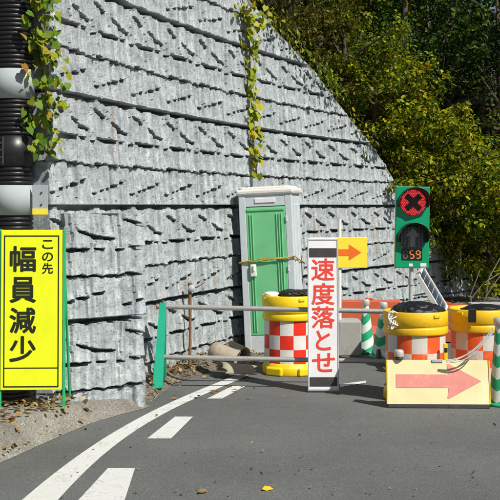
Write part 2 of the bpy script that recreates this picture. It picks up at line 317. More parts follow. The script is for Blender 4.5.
# slits of the moulded pattern: start, end (share of a period), height at start and end (share of a course), width at start and end (m)
SLITS = [(.03, .33, .885, .825, .020, .036), (.44, .66, .790, .735, .022, .030), (.60, .93, .735, .700, .034, .026),
         (.10, .62, .630, .618, .038, .030), (.68, .82, .622, .618, .018, .024), (-.05, .04, .600, .608, .022, .014),
         (.04, .15, .112, .118, .020, .028), (.20, .29, .140, .150, .026, .018), (.33, .45, .158, .166, .016, .030), (.47, .62, .190, .196, .024, .032), (.66, .82, .222, .236, .022, .036)]
def relief(u, z):
    w0 = z - EYE; row = np.floor(w0); v = w0 - row
    us = u + 0.012 * np.sin(z * 7.0) + 0.006 * np.sin(z * 23.0) + 0.03 * (H1(row, 9) - .5)
    per = np.floor(us / PER); p = us / PER - per
    blk = np.floor(us / .052); bj = (H1(blk, 3) - .5)                      # jagged splits about 5 cm wide
    h = np.zeros_like(u); gap = np.full_like(u, 9.0); slit = np.zeros_like(u, bool)
    for j, (a, b, va, vb, wa, wb) in enumerate(SLITS):
        q = (p - a) / (b - a); on = (q > 0) & (q < 1)
        if a < 0: q = np.where(p > .5, (p - 1 - a) / (b - a), q); on = (q > 0) & (q < 1)
        qq = np.clip(q, 0, 1); ji = (H1(per * 3.3 + row * 7.7 + j, 5) - .5)
        qs = np.where((b - a) > .25, np.floor(qq * 5) / 5 * .55 + qq * .45, qq)
        pos = va + (vb - va) * qs + .009 * bj + .010 * ji
        wd = 1.0 * (wa + (wb - wa) * qq) * (1.0 + .35 * ji + .5 * bj) * np.clip(np.minimum(qq, 1 - qq) * 7, .35, 1)
        inn = on & (v < pos) & (v > pos - wd); slit |= inn
        up = v - pos; gap = np.where(on & (up >= 0) & (up < gap), up, gap)
    sc = np.abs(np.sin(us / .168 * 3.14))
    pos = .372 + .016 * sc - .022 * (p - .5) + .010 * bj; wd = .011 + .008 * H1(blk, 8) + .008 * H1(np.floor(us / .17), 12)
    slit |= (v < pos) & (v > pos - wd); up = v - pos; gap = np.where((up >= 0) & (up < gap), up, gap)
    gap = np.minimum(gap, v)                                                # course bottom
    lip = 0.030 * np.exp(-gap / .10) * np.clip(gap / .010 + .35, 0, 1)
    h += lip
    cb = PER / 5; ci = np.floor(us / cb + .08); kk = np.mod(ci, 5).astype(int); up_ = v > pos
    offs = np.array([[.000, .022, .008, .028, .012], [.020, .004, .026, .010, .000]])
    h += offs[up_.astype(int), kk] + .010 * (H1(ci * 1.7 + row * 5.3 + up_, 40) - .5)
    m1 = np.floor(us / 0.042 + 0.20 * np.sin(z * 3 + row)); h += 0.009 * (H1(m1 + row * 17, 21) - 0.5)
    m2 = np.floor(us / 0.017); h += 0.006 * (H1(m2 + np.floor(z / 0.16) * 3.7, 22) - 0.5)
    cfr = np.mod(us, .168); h += -0.008 * np.exp(-((cfr - .084) / .006) ** 2) + 0.004 * np.exp(-((cfr - .13) / .012) ** 2)
    h += 0.007 * np.sin(u * 5.1 + z * 3.3) * np.sin(z * 7.7 - u * 2)
    h += 0.005 * (H1(np.floor(us / 0.03) * 3.1 + np.floor(z / 0.045 + H1(np.floor(us / .03), 4)) * 7.7, 30) - 0.5)
    h = np.where(slit, -0.125, h)
    jw = 0.046 + 0.012 * np.sin(u * 23) * np.sin(u * 7) + 0.014 * (H1(np.floor(u / 0.05), 5) - 0.5) - 0.03 * np.exp(-((np.mod(us, PER) - .1) / .010) ** 2)
    h = np.where(v > 1 - jw, -0.19, h)
    return h

def relief_shell(name, L0, L1, topf, off, back, mat, parent, z0=-0.15, dl=0.013, dz=0.0085, wp=None, wn=None, u0=0.0):
    WP_, WN_ = wp or WP, wn or WN
    Ls = np.arange(L0, L1 + dl / 2, dl); zmax = float(np.max(topf(Ls))); zs = np.arange(z0, zmax + dz, dz)
    nL, nz = len(Ls), len(zs)
    U, Z = np.meshgrid(Ls, zs)                     # rows = z
    T = topf(Ls)[None, :]; Zc = np.minimum(Z, T)
    Hh = relief(U + u0, Zc) + off
    x, y = WP_(U); nx, ny = WN_(U)
    V = np.stack([x + nx * Hh, y + ny * Hh, Zc], -1).reshape(-1, 3)
    idx = np.arange(nL * nz).reshape(nz, nL)
    q = np.stack([idx[:-1, :-1], idx[:-1, 1:], idx[1:, 1:], idx[1:, :-1]], -1)
    keep = ~((Z[:-1, :-1] > T[:, :-1]) & (Z[:-1, 1:] > T[:, 1:])); Q = q[keep]
    uv = np.stack([U + u0, Zc], -1).reshape(-1, 2)
    # back sheet, ends and top close the block
    bx = []; bq = []; buv = []; o = len(V); step = 20
    bl = list(range(0, nL, step)); bl = bl + [nL - 1] if bl[-1] != nL - 1 else bl
    for i in bl:
        xx, yy = WP_(Ls[i]); n1, n2 = WN_(Ls[i])
        fo = off - 0.20
        for (d, zz) in ((fo, z0), (back, z0), (back, float(T[0, i])), (fo, float(T[0, i])), (off + 0.012, float(T[0, i]))):
            bx.append((xx + n1 * d, yy + n2 * d, zz)); buv.append((Ls[i] + d, zz))
    for j in range(len(bl) - 1):
        a = o + 5 * j; b = a + 5
        bq += [[a + 1, b + 1, b + 2, a + 2], [a + 2, b + 2, b + 3, a + 3], [a + 3, b + 3, b + 4, a + 4]]
    # ends
    for (i, ) in ((0,), (nL - 1,)):
        xx, yy = WP_(Ls[i]); n1, n2 = WN_(Ls[i]); kcol = [k for k in range(nz) if zs[k] <= T[0, i]]
        for k0, k1 in zip(kcol[:-1], kcol[1:]):
            p = o + len(bx); bx.append((xx + n1 * back, yy + n2 * back, zs[k0])); bx.append((xx + n1 * back, yy + n2 * back, zs[k1]))
            buv.append((Ls[i] - .4, zs[k0])); buv.append((Ls[i] - .4, zs[k1]))
            bq.append([idx[k0, i], idx[k1, i], p + 1, p])
    V = np.vstack([V, np.array(bx)]); Q = np.vstack([Q, np.array(bq)]); uv = np.vstack([uv, np.array(buv)])
    return link_mesh(name, V, Q, mat, parent, uv)

stains = [(Lpx(376), 0.9, 1.75, 0.05, 0.85), (Lpx(180), 0.1, 1.0, 0.035, 0.5), (Lpx(316), 1.2, 1.8, 0.05, 0.45), (Lpx(109), 1.9, 3.0, 0.04, 0.35), (Lpx(213), 0.2, 1.6, 0.04, 0.3)]
M['wall'] = wall_mat(stains)
wall = thing('retaining_wall', 'tall grey split stone concrete retaining wall curving away beside the road', 'retaining wall', (*[float(a) for a in WP(0)], 0))
bpy.context.view_layer.update()
def world_parent(o, p):
    bpy.context.view_layer.update(); o.parent = p; o.matrix_parent_inverse = p.matrix_world.inverted(); return o
world_parent(relief_shell('stone_face', 0.0, Lpx(478), TOP, 0.0, -0.40, M['wall'], None), wall)
# coping that follows the sloping top
b = MB(); Ls = np.linspace(0, Lpx(478), 90); ring = []
for L in Ls:
    x, y = WP(L); nx, ny = WN(L); t = float(TOP(L))
    ring.append([(x + nx * d, y + ny * d, t + zz) for d, zz in ((-0.01, -0.05), (0.012, -0.03), (0.010, 0.022), (-0.39, 0.03), (-0.39, -0.05))])
vs = [p for r in ring for p in r]
fsx = [[i * 5 + j, i * 5 + (j + 1) % 5, (i + 1) * 5 + (j + 1) % 5, (i + 1) * 5 + j] for i in range(len(Ls) - 1) for j in range(5)] + [[0, 1, 2, 3, 4], [len(vs) - 5 + k for k in range(5)]]
b.add(vs, fsx); world_parent(b.build('coping', M['coping']), wall)
# end return behind the utility pole
b = MB(); x0, y0 = [float(a) for a in WP(0)]; nx, ny = [float(a) for a in WN(0)]
c0 = Vector((x0 - nx * .02, y0 - ny * .02)); c1 = c0 + Vector((-.5, .866)) * 3.0; c2 = Vector([float(a) for a in WP(3.0)]) - Vector([float(a) for a in WN(3.0)]) * .25
c0i = c0 + Vector((-.02, .12)); c1i = c1 + Vector((.10, .06))
for k in range(6):
    z0, z1 = k + EYE - 2.0, k + EYE - 1.045
    for (q0, q1, za, zb) in ((c0, c1, z0, z1), (c0i, c1i, z1, z0 + 1.0)):
        P = [q0, q1, c2]; b.add([(p.x, p.y, za) for p in P] + [(p.x, p.y, zb) for p in P], [[0, 1, 2], [5, 4, 3], [0, 1, 4, 3], [1, 2, 5, 4], [2, 0, 3, 5]])
world_parent(b.build('return_face', M['conc']), wall)

# the lower projecting block of the same stone
PA, PB = np.array([XY_(63.5, 9.55), 9.55]), np.array([XY_(144, 10.08), 10.08])
PD = (PB - PA) / np.hypot(*(PB - PA)); PLEN = float(np.hypot(*(PB - PA)))
def pier_p(L): L = np.asarray(L, float); return PA[0] + PD[0] * L, PA[1] + PD[1] * L
def pier_n(L): L = np.asarray(L, float); return PD[1] + 0 * L, -PD[0] + 0 * L
pier = thing('stone_buttress', 'low grey split stone buttress block against the wall beside the yellow sign', 'buttress', (float(PA[0]), float(PA[1]), 0))
world_parent(relief_shell('stone_block', 0.0, PLEN, lambda L: EYE - .075 + 0 * np.asarray(L, float), 0.0, -0.62, M['wall'], None, -0.1, wp=pier_p, wn=pier_n, u0=5.3), pier)

# ------------------------------------------------------------------ ground
def sheet(name, pts, z, mat, sub=0):
    b = MB(); b.add([(p[0], p[1], z if len(p) < 3 else p[2]) for p in pts], [list(range(len(pts)))]); o = b.build(name, mat); return tag(o, kind='structure')
def grid_sheet(name, x0, x1, y0, y1, n, z, mat):
    b = MB(); b.add([(lerp(x0, x1, i / n), lerp(y0, y1, j / n), z) for j in range(n + 1) for i in range(n + 1)],
                    [[j * (n + 1) + i, j * (n + 1) + i + 1, (j + 1) * (n + 1) + i + 1, (j + 1) * (n + 1) + i] for j in range(n) for i in range(n)])
    return tag(b.build(name, mat), kind='structure')
grid_sheet('ground', -400, 400, -200, 900, 12, -0.012, M['dirt'])
# road: follows the wall on the left
rl = [(-3.2, -20), (-2.6, 4.0)]
edge = [gr(0, 463), gr(50, 440.5), gr(89, 424), gr(116, 416), gr(150, 407), gr(172, 385), gr(215, 370.5), gr(262, 362), gr(330, 355), gr(400, 345), gr(455, 335)]
b = MB()
ep = [(-2.6, -20, 0), (-2.3, 5, 0)] + [tuple(p) for p in edge] + [(4.5, 40, 0)]
vs = []; k = len(ep)
for p in ep: vs += [(p[0] - .45, p[1] + .15, 0.0), (14.0, p[1] + .15, 0.0)]
b.add(vs, [[2 * i, 2 * i + 1, 2 * i + 3, 2 * i + 2] for i in range(k - 1)])
tag(b.build('road', M['asphalt']), kind='structure')
# raised concrete verge under the pole and sign, ramping down to the road
VZ = 0.20
b = MB(); vp = [(-2.3, 5, 0), *[tuple(p) for p in edge[:5]]]; vs = []
for i, p in enumerate(vp):
    h = (VZ, VZ, .19, .16, .13, .08)[i]
    q = (.22, .16, .13, .13, .13, .10)[i]
    vs += [(p[0] + .004, p[1], 0.003), (p[0] - q * .4, p[1] + q * .1, h * .25), (p[0] - q, p[1] + q * .3, h), (p[0] - 5.5, p[1] + .8, h)]
b.add(vs, [[4 * i + j, 4 * i + j + 1, 4 * i + 5 + j, 4 * i + 4 + j] for i in range(len(vp) - 1) for j in range(3)], 0, True)
tag(b.build('verge', M['verge']), kind='structure')
# bank of leaf covered dirt at the wall's foot
epx = np.array([143, 148, 175, 215, 262, 330, 400, 455, 480.]); epy = np.array([408, 405, 383, 370.5, 362.5, 356, 347, 337, 333.])
b = MB(); vs = []; rb_ = np.random.default_rng(4)
for i, x in enumerate(np.linspace(143, 478, 90)):
    L = Lpx(x); wx, wy = [float(a) for a in WP(L)]; nx, ny = [float(a) for a in WN(L)]
    g0 = gr(x, float(np.interp(x, epx, epy)) + rb_.normal() * .5); h = 0.17
    q0 = Vector((wx - nx * .12, wy - ny * .12, h + .02))
    for q in (0, .25, .5, .75, 1):
        p = q0.lerp(Vector((g0.x, g0.y, .003)), q); p.z = lerp(h, .003, q ** .8) + (rb_.normal() * .010 if 0 < q < 1 else 0); vs.append(p)
b.add(vs, [[5 * i + j, 5 * i + j + 1, 5 * i + 6 + j, 5 * i + 5 + j] for i in range(89) for j in range(4)], 0, True)
dirt = tag(b.build('dirt_bank', M['dirt']), kind='structure')
def bank_z(p, px):
    L = Lpx(px); return 0
# painted edge line and dashes
cl = [(22, 58, 500), (76, 100, 457), (124, 143, 428), (163, 179, 405.5), (209, 224, 386.5), (240, 252, 373.5)]
def smooth_line(pts, n):
    P = np.array(pts, float); t = np.linspace(0, 1, len(P)); tt = np.linspace(0, 1, n)
    pl = [np.polyval(np.polyfit(t, P[:, i], 4), tt) for i in range(P.shape[1])]; return np.stack(pl, -1)
lp = [(gr(-22, 540), gr(22, 540))] + [(gr(a, y), gr(c, y)) for a, c, y in cl]
arr = smooth_line([[a.x, a.y, c.x, c.y] for a, c in lp], 40)
b = MB(); vs = []
for r in arr: vs += [(r[0], r[1], 0.004), (r[2], r[3], 0.004)]
b.add(vs, [[2 * i, 2 * i + 1, 2 * i + 3, 2 * i + 2] for i in range(len(arr) - 1)])
tag(b.build('edge_line', M['line']), kind='structure')
b = MB()
for q in ([(65, 515), (120, 515), (135, 468.5), (108, 468.5)], [(147, 439), (171, 439), (193, 417), (175, 417)], [(207, 399), (222, 399), (246, 386), (233, 386)],
          [(22, 610), (96, 610), (112, 545), (70, 545)]):
    b.add([(*gr(x, y)[:2], 0.004) for x, y in q], [[0, 1, 2, 3]])
tag(b.build('dashed_line', M['line']), kind='structure')
b = MB(); b.add([(*gr(x, y)[:2], 0.004) for x, y in ((340, 387.5), (366, 383), (366, 381), (340, 384.5))], [[0, 1, 2, 3]])
tag(b.build('stop_line', M['line']), kind='structure')

# ------------------------------------------------------------------ hill behind the wall
TE = np.array([TX[-1], TY[-1]]); TE = TE / np.hypot(*TE)
def hill_pt(L, d):
    """point d metres behind the wall line at arc length L (may run past its end)"""
    Lc = np.clip(L, 0, LEND); x, y = WP(Lc); nx, ny = WN(Lc); ex = L - Lc
    x = x + TE[0] * ex - nx * d; y = y + TE[1] * ex - ny * d
    base = np.where(L < LEND, TOP(Lc) - 0.08, 0.2)
    z = base + 0.62 * np.maximum(d - .3, 0) * np.clip(1.05 - d * .012, .5, 1) + 0.22 * np.sin(x * 1.7 + y) * np.clip(d, 0, 1) + 0.15 * np.sin(y * 2.9 - x) * np.clip(d, 0, 1)
    return x, y, z
La, da = np.meshgrid(np.linspace(0, LEND + 22, 120), np.concatenate([[0.3], np.linspace(0.6, 40, 60)]))
hx, hy, hzz = hill_pt(La, da)
ok = np.arange(La.size).reshape(La.shape)
Qh = np.stack([ok[:-1, :-1], ok[:-1, 1:], ok[1:, 1:], ok[1:, :-1]], -1).reshape(-1, 4)
tag(link_mesh('hillside', np.stack([hx, hy, hzz], -1).reshape(-1, 3), Qh, M['soil'], None, None, True), kind='structure')
hp = np.stack([hx.ravel(), hy.ravel()], -1); hzf = hzz.ravel()
def hill_z(x, y):
    d = np.hypot(hp[:, 0] - x, hp[:, 1] - y); i = np.argsort(d)[:4]
    if d[i[0]] > 1.2: return 0.0
    w = 1 / (d[i] + .05); return float((hzf[i] * w).sum() / w.sum())

# ------------------------------------------------------------------ leaves
TPL = np.array([(0, 0, 0), (.30, -.30, .07), (.70, -.24, .05), (1, 0, -.06), (.70, .24, .05), (.30, .30, .07)])
IVY = np.array([(0, 0, 0), (.28, 0, -.03), (.62, 0, -.05), (1, 0, -.16), (-.16, -.20, .02), (.02, -.44, .02), (.40, -.47, .03), (.76, -.22, -.04), (-.16, .20, .02), (.02, .44, .02), (.40, .47, .03), (.76, .22, -.04)])
BLADE = np.array([(0, 0, 0), (.30, -.07, .02), (.70, -.06, -.06), (1, 0, -.22), (.70, .06, -.06), (.30, .07, .02)])
TPLQ = np.array([[0, 1, 2, 3], [0, 3, 4, 5]])
IVYQ = np.array([[0, 4, 5, 1], [1, 5, 6, 2], [2, 6, 7, 3], [0, 1, 9, 8], [1, 2, 10, 9], [2, 3, 11, 10]])
def leaves(name, C, D, Nn, size, mat, parent=None, tpl=TPL):
    """C centres, D length directions, Nn normals"""
    C = np.asarray(C, float); D = np.asarray(D, float); Nn = np.asarray(Nn, float); n = len(C)
    Nn /= np.linalg.norm(Nn, axis=1, keepdims=True) + 1e-9
    D = D - Nn * (D * Nn).sum(1, keepdims=True); D /= np.linalg.norm(D, axis=1, keepdims=True) + 1e-9
    B = np.cross(Nn, D); sz = np.broadcast_to(np.asarray(size, float), (n,))[:, None, None]
    V = C[:, None, :] + sz * (tpl[None, :, 0:1] * D[:, None, :] + tpl[None, :, 1:2] * B[:, None, :] + tpl[None, :, 2:3] * Nn[:, None, :])
    o = np.arange(n)[:, None] * len(tpl); qs = IVYQ if len(tpl) == 12 else TPLQ
    Q = np.concatenate([o + q[None, :] for q in qs], 0)
    return link_mesh(name, V.reshape(-1, 3), Q, mat, parent, None, len(tpl) == 12)

def crown_pts(nclump, rx, ry, rz, zc, rc, per, seed, hollow=0.55):
    r = np.random.default_rng(seed)
    d = r.normal(size=(nclump, 3)); d /= np.linalg.norm(d, axis=1, keepdims=True)
    rad = r.uniform(hollow, 1.0, nclump)[:, None] * (1 + 0.22 * np.sin(d[:, :1] * 5 + seed) * np.cos(d[:, 2:] * 4 + seed))
    cc = d * rad * np.array([rx, ry, rz]) + np.array([0, 0, zc])
    cr = rc * r.uniform(.55, 1.35, nclump)
    C = []; Nn = []; D = []
    for c, q in zip(cc, cr):
        e = r.normal(size=(per, 3)); e /= np.linalg.norm(e, axis=1, keepdims=True)
        p = c + e * q * r.uniform(.35, 1, per)[:, None] ** .6 * np.array([1, 1, .7])
        C.append(p); Nn.append(e * .7 + np.array([0, 0, .8]) + r.normal(size=(per, 3)) * .55); D.append(e * .6 + np.array([0, 0, -.5]) + r.normal(size=(per, 3)) * .6)
    return cc, np.vstack(C), np.vstack(D), np.vstack(Nn)

def make_plant(name, label, cat, X, Y, h, w, mat, seed, leaf=0.09, nclump=40, per=60, rc=.3, trunk=True, hollow=.5, group=None, tpl=TPL, zlift=0.55, bark=None, z=None):
    zb = hill_z(X, Y) - .05 if z is None else z
    t = thing(name, label, cat, (X, Y, zb), (0, 0, 0), group)
    r = np.random.default_rng(seed)
    rz = h * (1 - zlift) if trunk else h * .55
    zc = h - rz if trunk else h * .5
    cc, C, D, Nn = crown_pts(nclump, w / 2, w / 2, rz, zc, rc, per, seed, hollow)
    sz = leaf * .62 * (.45 + 1.35 * r.uniform(size=len(C)) ** 1.6)
    leaves('crown', C, D, Nn, sz, M[mat], t, tpl)
    b = MB(); lean = r.normal(size=2) * .05 * h
    tr = 0.018 * h + .02
    pts = [Vector((lean[0] * q, lean[1] * q, h * .88 * q)) for q in (0, .2, .45, .7, 1)]
    b.tube(pts, [tr * 1.25, tr, tr * .8, tr * .5, tr * .15], 8)
    for k in range(min(14, nclump)):
        c = Vector(cc[k]); q = min(.95, max(.1, (c.z / h) * .75)); s = pts[0].lerp(pts[-1], q)
        mid = s.lerp(c, .5) + Vector((0, 0, -.04 * h)) + Vector(r.normal(size=3)) * .03 * h
        b.tube([s, mid, c], [tr * .45, tr * .3, tr * .1], 5)
    b.build('trunk' if trunk else 'stem', M[bark or 'bark'], t)
    return t

def XY(px, Y): return (px - CX) * Y / F
# shrubs along the wall's top
shr = [
 (262, 17.0, 2.6, 2.4, 'leaf_brn', 'brownish green shrub leaning over the highest corner of the wall top', .10, BLADE),
 (290, 17.6, 2.4, 2.4, 'leaf_brn', 'olive brown grassy shrub behind the upper slope of the wall', .11, BLADE),
 (318, 17.8, 2.3, 2.2, 'leaf_brn', 'rust tinged shrub just above the bend in the wall top', .09, TPL),
 (345, 18.1, 2.4, 2.3, 'leaf_grn', 'green bush behind the middle of the sloping wall top', .09, TPL),
 (372, 18.6, 2.3, 2.3, 'leaf_yel', 'yellow green bush spilling over the lower slope of the wall', .10, TPL),
 (400, 19.0, 2.3, 2.4, 'leaf_yel', 'yellowing leafy bush directly above the green signal', .11, TPL),
 (428, 19.6, 2.3, 2.4, 'leaf_yel', 'golden green bush to the right behind the signal head', .11, TPL),
 (458, 20.3, 2.2, 2.4, 'leaf_grn', 'mixed green and brown bush over the low end of the wall', .10, TPL),
 (490, 21.0, 2.2, 2.5, 'leaf_yel', 'yellow leaved bush at the right edge beyond the wall end', .10, TPL),
]
for i, (px, Y, h, w, mt, lb, lf, tp) in enumerate(shr):
    make_plant('shrub', lb, 'shrub', XY(px, Y), Y, h, w, mt, 100 + i, lf, 44, 150, .25, False, .30, 'shrubs along the top of the wall', tp)
make_plant('shrub', 'loose yellow leaved shrub growing from the ground at the right edge behind the bare branches', 'shrub', XY(508, 19.2), 19.2, 2.6, 1.7, 'leaf_yel', 131, .12, 42, 110, .22, False, .3, 'shrubs along the top of the wall', TPL, z=0.0)
mids = [
 (300, 20.5, 3.6, 3.2, 'leaf_brn', 'dull brown green thicket tree standing above the wall bend', .10, BLADE),
 (338, 21.0, 3.6, 3.2, 'leaf_grn', 'olive green small tree behind the bushes of the upper wall', .10, TPL),
 (378, 21.5, 3.4, 3.0, 'leaf_yel', 'yellow green small tree rising between signal and wall slope', .11, TPL),
 (418, 22.0, 3.2, 3.0, 'leaf_yel', 'bright yellow green small tree above the signal', .12, TPL),
 (455, 22.6, 3.2, 3.0, 'leaf_yel', 'sunlit yellow small tree below the dark forest', .12, TPL),
 (492, 23.2, 3.2, 3.0, 'leaf_grn', 'green small tree at the right edge under dark forest', .11, TPL),
]
for i, (px, Y, h, w, mt, lb, lf, tp) in enumerate(mids):
    make_plant('small_tree', lb, 'tree', XY(px, Y), Y, h, w, mt, 200 + i, lf, 52, 150, .30, True, .30, 'small trees on the slope', tp, .5)
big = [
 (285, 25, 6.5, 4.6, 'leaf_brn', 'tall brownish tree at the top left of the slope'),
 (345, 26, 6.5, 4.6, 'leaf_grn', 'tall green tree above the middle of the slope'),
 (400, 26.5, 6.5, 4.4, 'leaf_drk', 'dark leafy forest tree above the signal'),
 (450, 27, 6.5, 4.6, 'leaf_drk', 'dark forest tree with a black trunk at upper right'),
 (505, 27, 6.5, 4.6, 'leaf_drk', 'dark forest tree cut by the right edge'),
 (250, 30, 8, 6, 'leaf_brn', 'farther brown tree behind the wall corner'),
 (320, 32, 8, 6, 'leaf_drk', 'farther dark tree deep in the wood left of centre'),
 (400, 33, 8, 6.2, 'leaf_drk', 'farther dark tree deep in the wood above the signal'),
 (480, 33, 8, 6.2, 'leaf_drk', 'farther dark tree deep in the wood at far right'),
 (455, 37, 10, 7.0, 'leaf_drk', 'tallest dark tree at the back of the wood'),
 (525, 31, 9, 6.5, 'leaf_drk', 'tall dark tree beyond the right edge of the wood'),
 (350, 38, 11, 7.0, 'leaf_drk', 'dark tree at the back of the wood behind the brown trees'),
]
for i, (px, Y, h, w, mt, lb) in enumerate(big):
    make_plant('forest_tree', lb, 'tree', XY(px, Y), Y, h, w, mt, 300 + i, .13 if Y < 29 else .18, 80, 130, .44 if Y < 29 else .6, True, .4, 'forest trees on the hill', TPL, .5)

# creepers hanging over the wall
def creeper(name, label, x0, x1, n_str, lnf, mat, seed, leaf, rise):
    cre = thing(name, label, 'creeper', (*[float(a) for a in WP(Lpx((x0 + x1) / 2))], 0)); C = []; Nn = []; D = []; b = MB(); r = np.random.default_rng(seed)
    for k in range(n_str):
        x = r.uniform(x0, x1); L = Lpx(x); top = float(TOP(L)); ln = lnf(r, x)
        wx, wy = [float(a) for a in WP(L)]; nx, ny = [float(a) for a in WN(L)]; n = int(ln / .03) + 7; strand = []
        for j in range(n):
            q = j / (n - 1); zz = max(.15, top + rise * (1 - q) + .06 - q * (ln + .08)); off = -.22 * (1 - q) ** 2 + .12 + .08 * math.sin(q * 3.0) + r.normal() * .05
            C.append(np.array([wx + nx * off + r.normal() * .07, wy + ny * off + r.normal() * .07, zz])); Nn.append(np.array([nx, ny, .55]) + r.normal(size=3) * .45); D.append(np.array([0, 0, -1]) + r.normal(size=3) * .5)
            if j % 4 == 0: strand.append(Vector((wx + nx * (off * .6), wy + ny * (off * .6), zz)))
        if len(strand) > 1 and (k == 0 or (mat == 'leaf_yel' and ln > .12)): b.tube(strand, .005, 5)
    world_parent(leaves('leaves', C, D, Nn, leaf * r.uniform(.5, 1.25, len(C)), M[mat], None, TPL), cre); world_parent(b.build('stem', M['twig']), cre)
creeper('hanging_creeper', 'yellow green creeper hanging over the low end of the wall behind the signal', 398, 478, 62, lambda r, x: r.uniform(.12, .6) * (1.1 if x < 450 else .7), 'leaf_yel', 11, .095, .35)
creeper('trailing_creeper', 'thin green creeper trailing along the sloping wall top above the toilet', 258, 398, 48, lambda r, x: r.uniform(.0, .10) + (.35 if r.uniform() < .06 else 0), 'leaf_grn', 12, .07, .20)
# bare pale branches at the right edge
r = np.random.default_rng(13)
br = thing('bare_branch', 'bare pale forked branches sticking up at the right edge', 'branch', tuple(gr(497, 312)))
b = MB(); Yb = 18.6
for pts in ([(478, 318), (486, 296), (497, 280), (512, 262)], [(470, 300), (484, 283), (502, 272)], [(486, 296), (489, 278), (500, 258)], [(476, 322), (470, 296), (480, 270)]):
    b.tube([at(x, y, Yb + r.normal() * .1) for x, y in pts], [.014, .011, .008, .004][:len(pts)], 6)
world_parent(b.build('branch', M['twig']), br)

# ivy strands on the wall
def ivy(name, label, path, dens, spread, size, mat, seed, side=.05):
    r = np.random.default_rng(seed)
    t = thing(name, label, 'ivy', tuple(path[-1])); C = []; Nn = []; D = []; b = MB()
    P = [Vector(p) for p in path]; b.tube(P, .011, 6)
    for a, c in zip(P[:-1], P[1:]):
        m = max(1, int((c - a).length * dens))
        for j in range(m):
            p = a.lerp(c, r.uniform()); sp = spread(p.z) if callable(spread) else spread
            C.append((p.x + r.normal() * sp, p.y + r.normal() * sp * .8 - abs(r.normal()) * .04, p.z + r.normal() * .05)); 
            Nn.append(np.array([.75, -.75, .45]) + r.normal(size=3) * .40); D.append(np.array([.1, 0, -1]) + r.normal(size=3) * .6)
    o = leaves('leaves', C, D, Nn, size * r.uniform(.6, 1.25, len(C)), M[mat], None, IVY); world_parent(o, t)
    world_parent(b.build('stem', M['twig']), t); return t
def wallpt(px, py, off=.07):
    L = Lpx(px); s = float(np.polyval(pf, px)); wx, wy = WP(L); nx, ny = WN(L); return Vector((float(wx + nx * off), float(wy + ny * off), EYE - (py - HZ) / s))
ivy('ivy', 'green ivy strand climbing the wall end beside the black pole', [at(44, -40, 9.30), at(41, -5, 9.30), at(42, 30, 9.30), at(44, 60, 9.30), at(46, 95, 9.30), at(45, 125, 9.30), at(46, 150, 9.30)], 150,
    lambda z: .075, .068, 'leaf_ivy', 5)
ivy('ivy', 'yellow leaved ivy strand hanging down the middle of the wall', [wallpt(236, -15, .12), wallpt(240, 4, .12), wallpt(236, 14, .12), wallpt(247, 22, .12), wallpt(241, 30, .1), wallpt(244, 40), wallpt(245, 70), wallpt(246, 100), wallpt(249, 125), wallpt(249, 150), wallpt(252, 178)], 66,
    lambda z: .055 if z < 3.9 else .15, .088, 'leaf_ivy2', 6)
# ------------------------------------------------------------------ utility pole
pole_x, pole_y = XY(13, 9.36), 9.36
pole = thing('utility_pole', 'utility pole in black corrugated sleeve with steel bands', 'utility pole', (pole_x, pole_y, VZ))
b = MB(); prof = []; rr = .168; z = 0.0
while z < 4.6: prof += [(rr, z), (rr + .004, z + .006), (rr + .004, z + .020), (rr, z + .026), (rr - .010, z + .030), (rr - .010, z + .036)]; z += .038
b.lathe(prof, 40, close=True); b.build('sleeve', M['black_pl'], pole)
def zpx(py, Y): return EYE - (py - HZ) * Y / F - VZ
for (y0, y1, ext) in ((68, 98, 0), (185, 215, 1)):
    z0, z1 = zpx(y1, pole_y - .17), zpx(y0, pole_y - .17); b = MB()
    b.lathe([(rr + .004, z0), (rr + .012, z0), (rr + .012, z1), (rr + .004, z1)], 40); bd = b.build('steel_band', M['band'], pole)
    if ext:
        b = MB(); b.box((.25, -.10, (z0 + z1) / 2), (.13, .006, z1 - z0), 0, None, .002)
        fl = b.build('band_flange', M['band'], pole); b = MB()
        b.box((.25, -.105, z0 + .028), (.128, .005, .05)); b.build('yellow_stripe', M['yellow_flat'], pole)
        for zz in (.35, .75): b = MB(); b.tube([(.262, -.104, lerp(z0, z1, zz)), (.262, -.112, lerp(z0, z1, zz))], .008, 8); b.build('bolt', M['rubber'], pole)
z0, z1 = zpx(165, pole_y - .17), zpx(136, pole_y - .17); b = MB()
b.lathe([(rr + .002, z0), (rr + .014, z0 + .004), (rr + .014, z1 - .004), (rr + .002, z1)], 40); b.build('sleeve_collar', M['black_pl'], pole)
b = MB()
for zz in (.28, .52, .76): b.box((-.075, -.172, lerp(z0, z1, zz)), (.05, .02, .014), 0, None, .003)
b.box((-.045, -.176, (z0 + z1) / 2), (.016, .016, z1 - z0 - .01)); b.build('clasp', M['rubber'], pole)

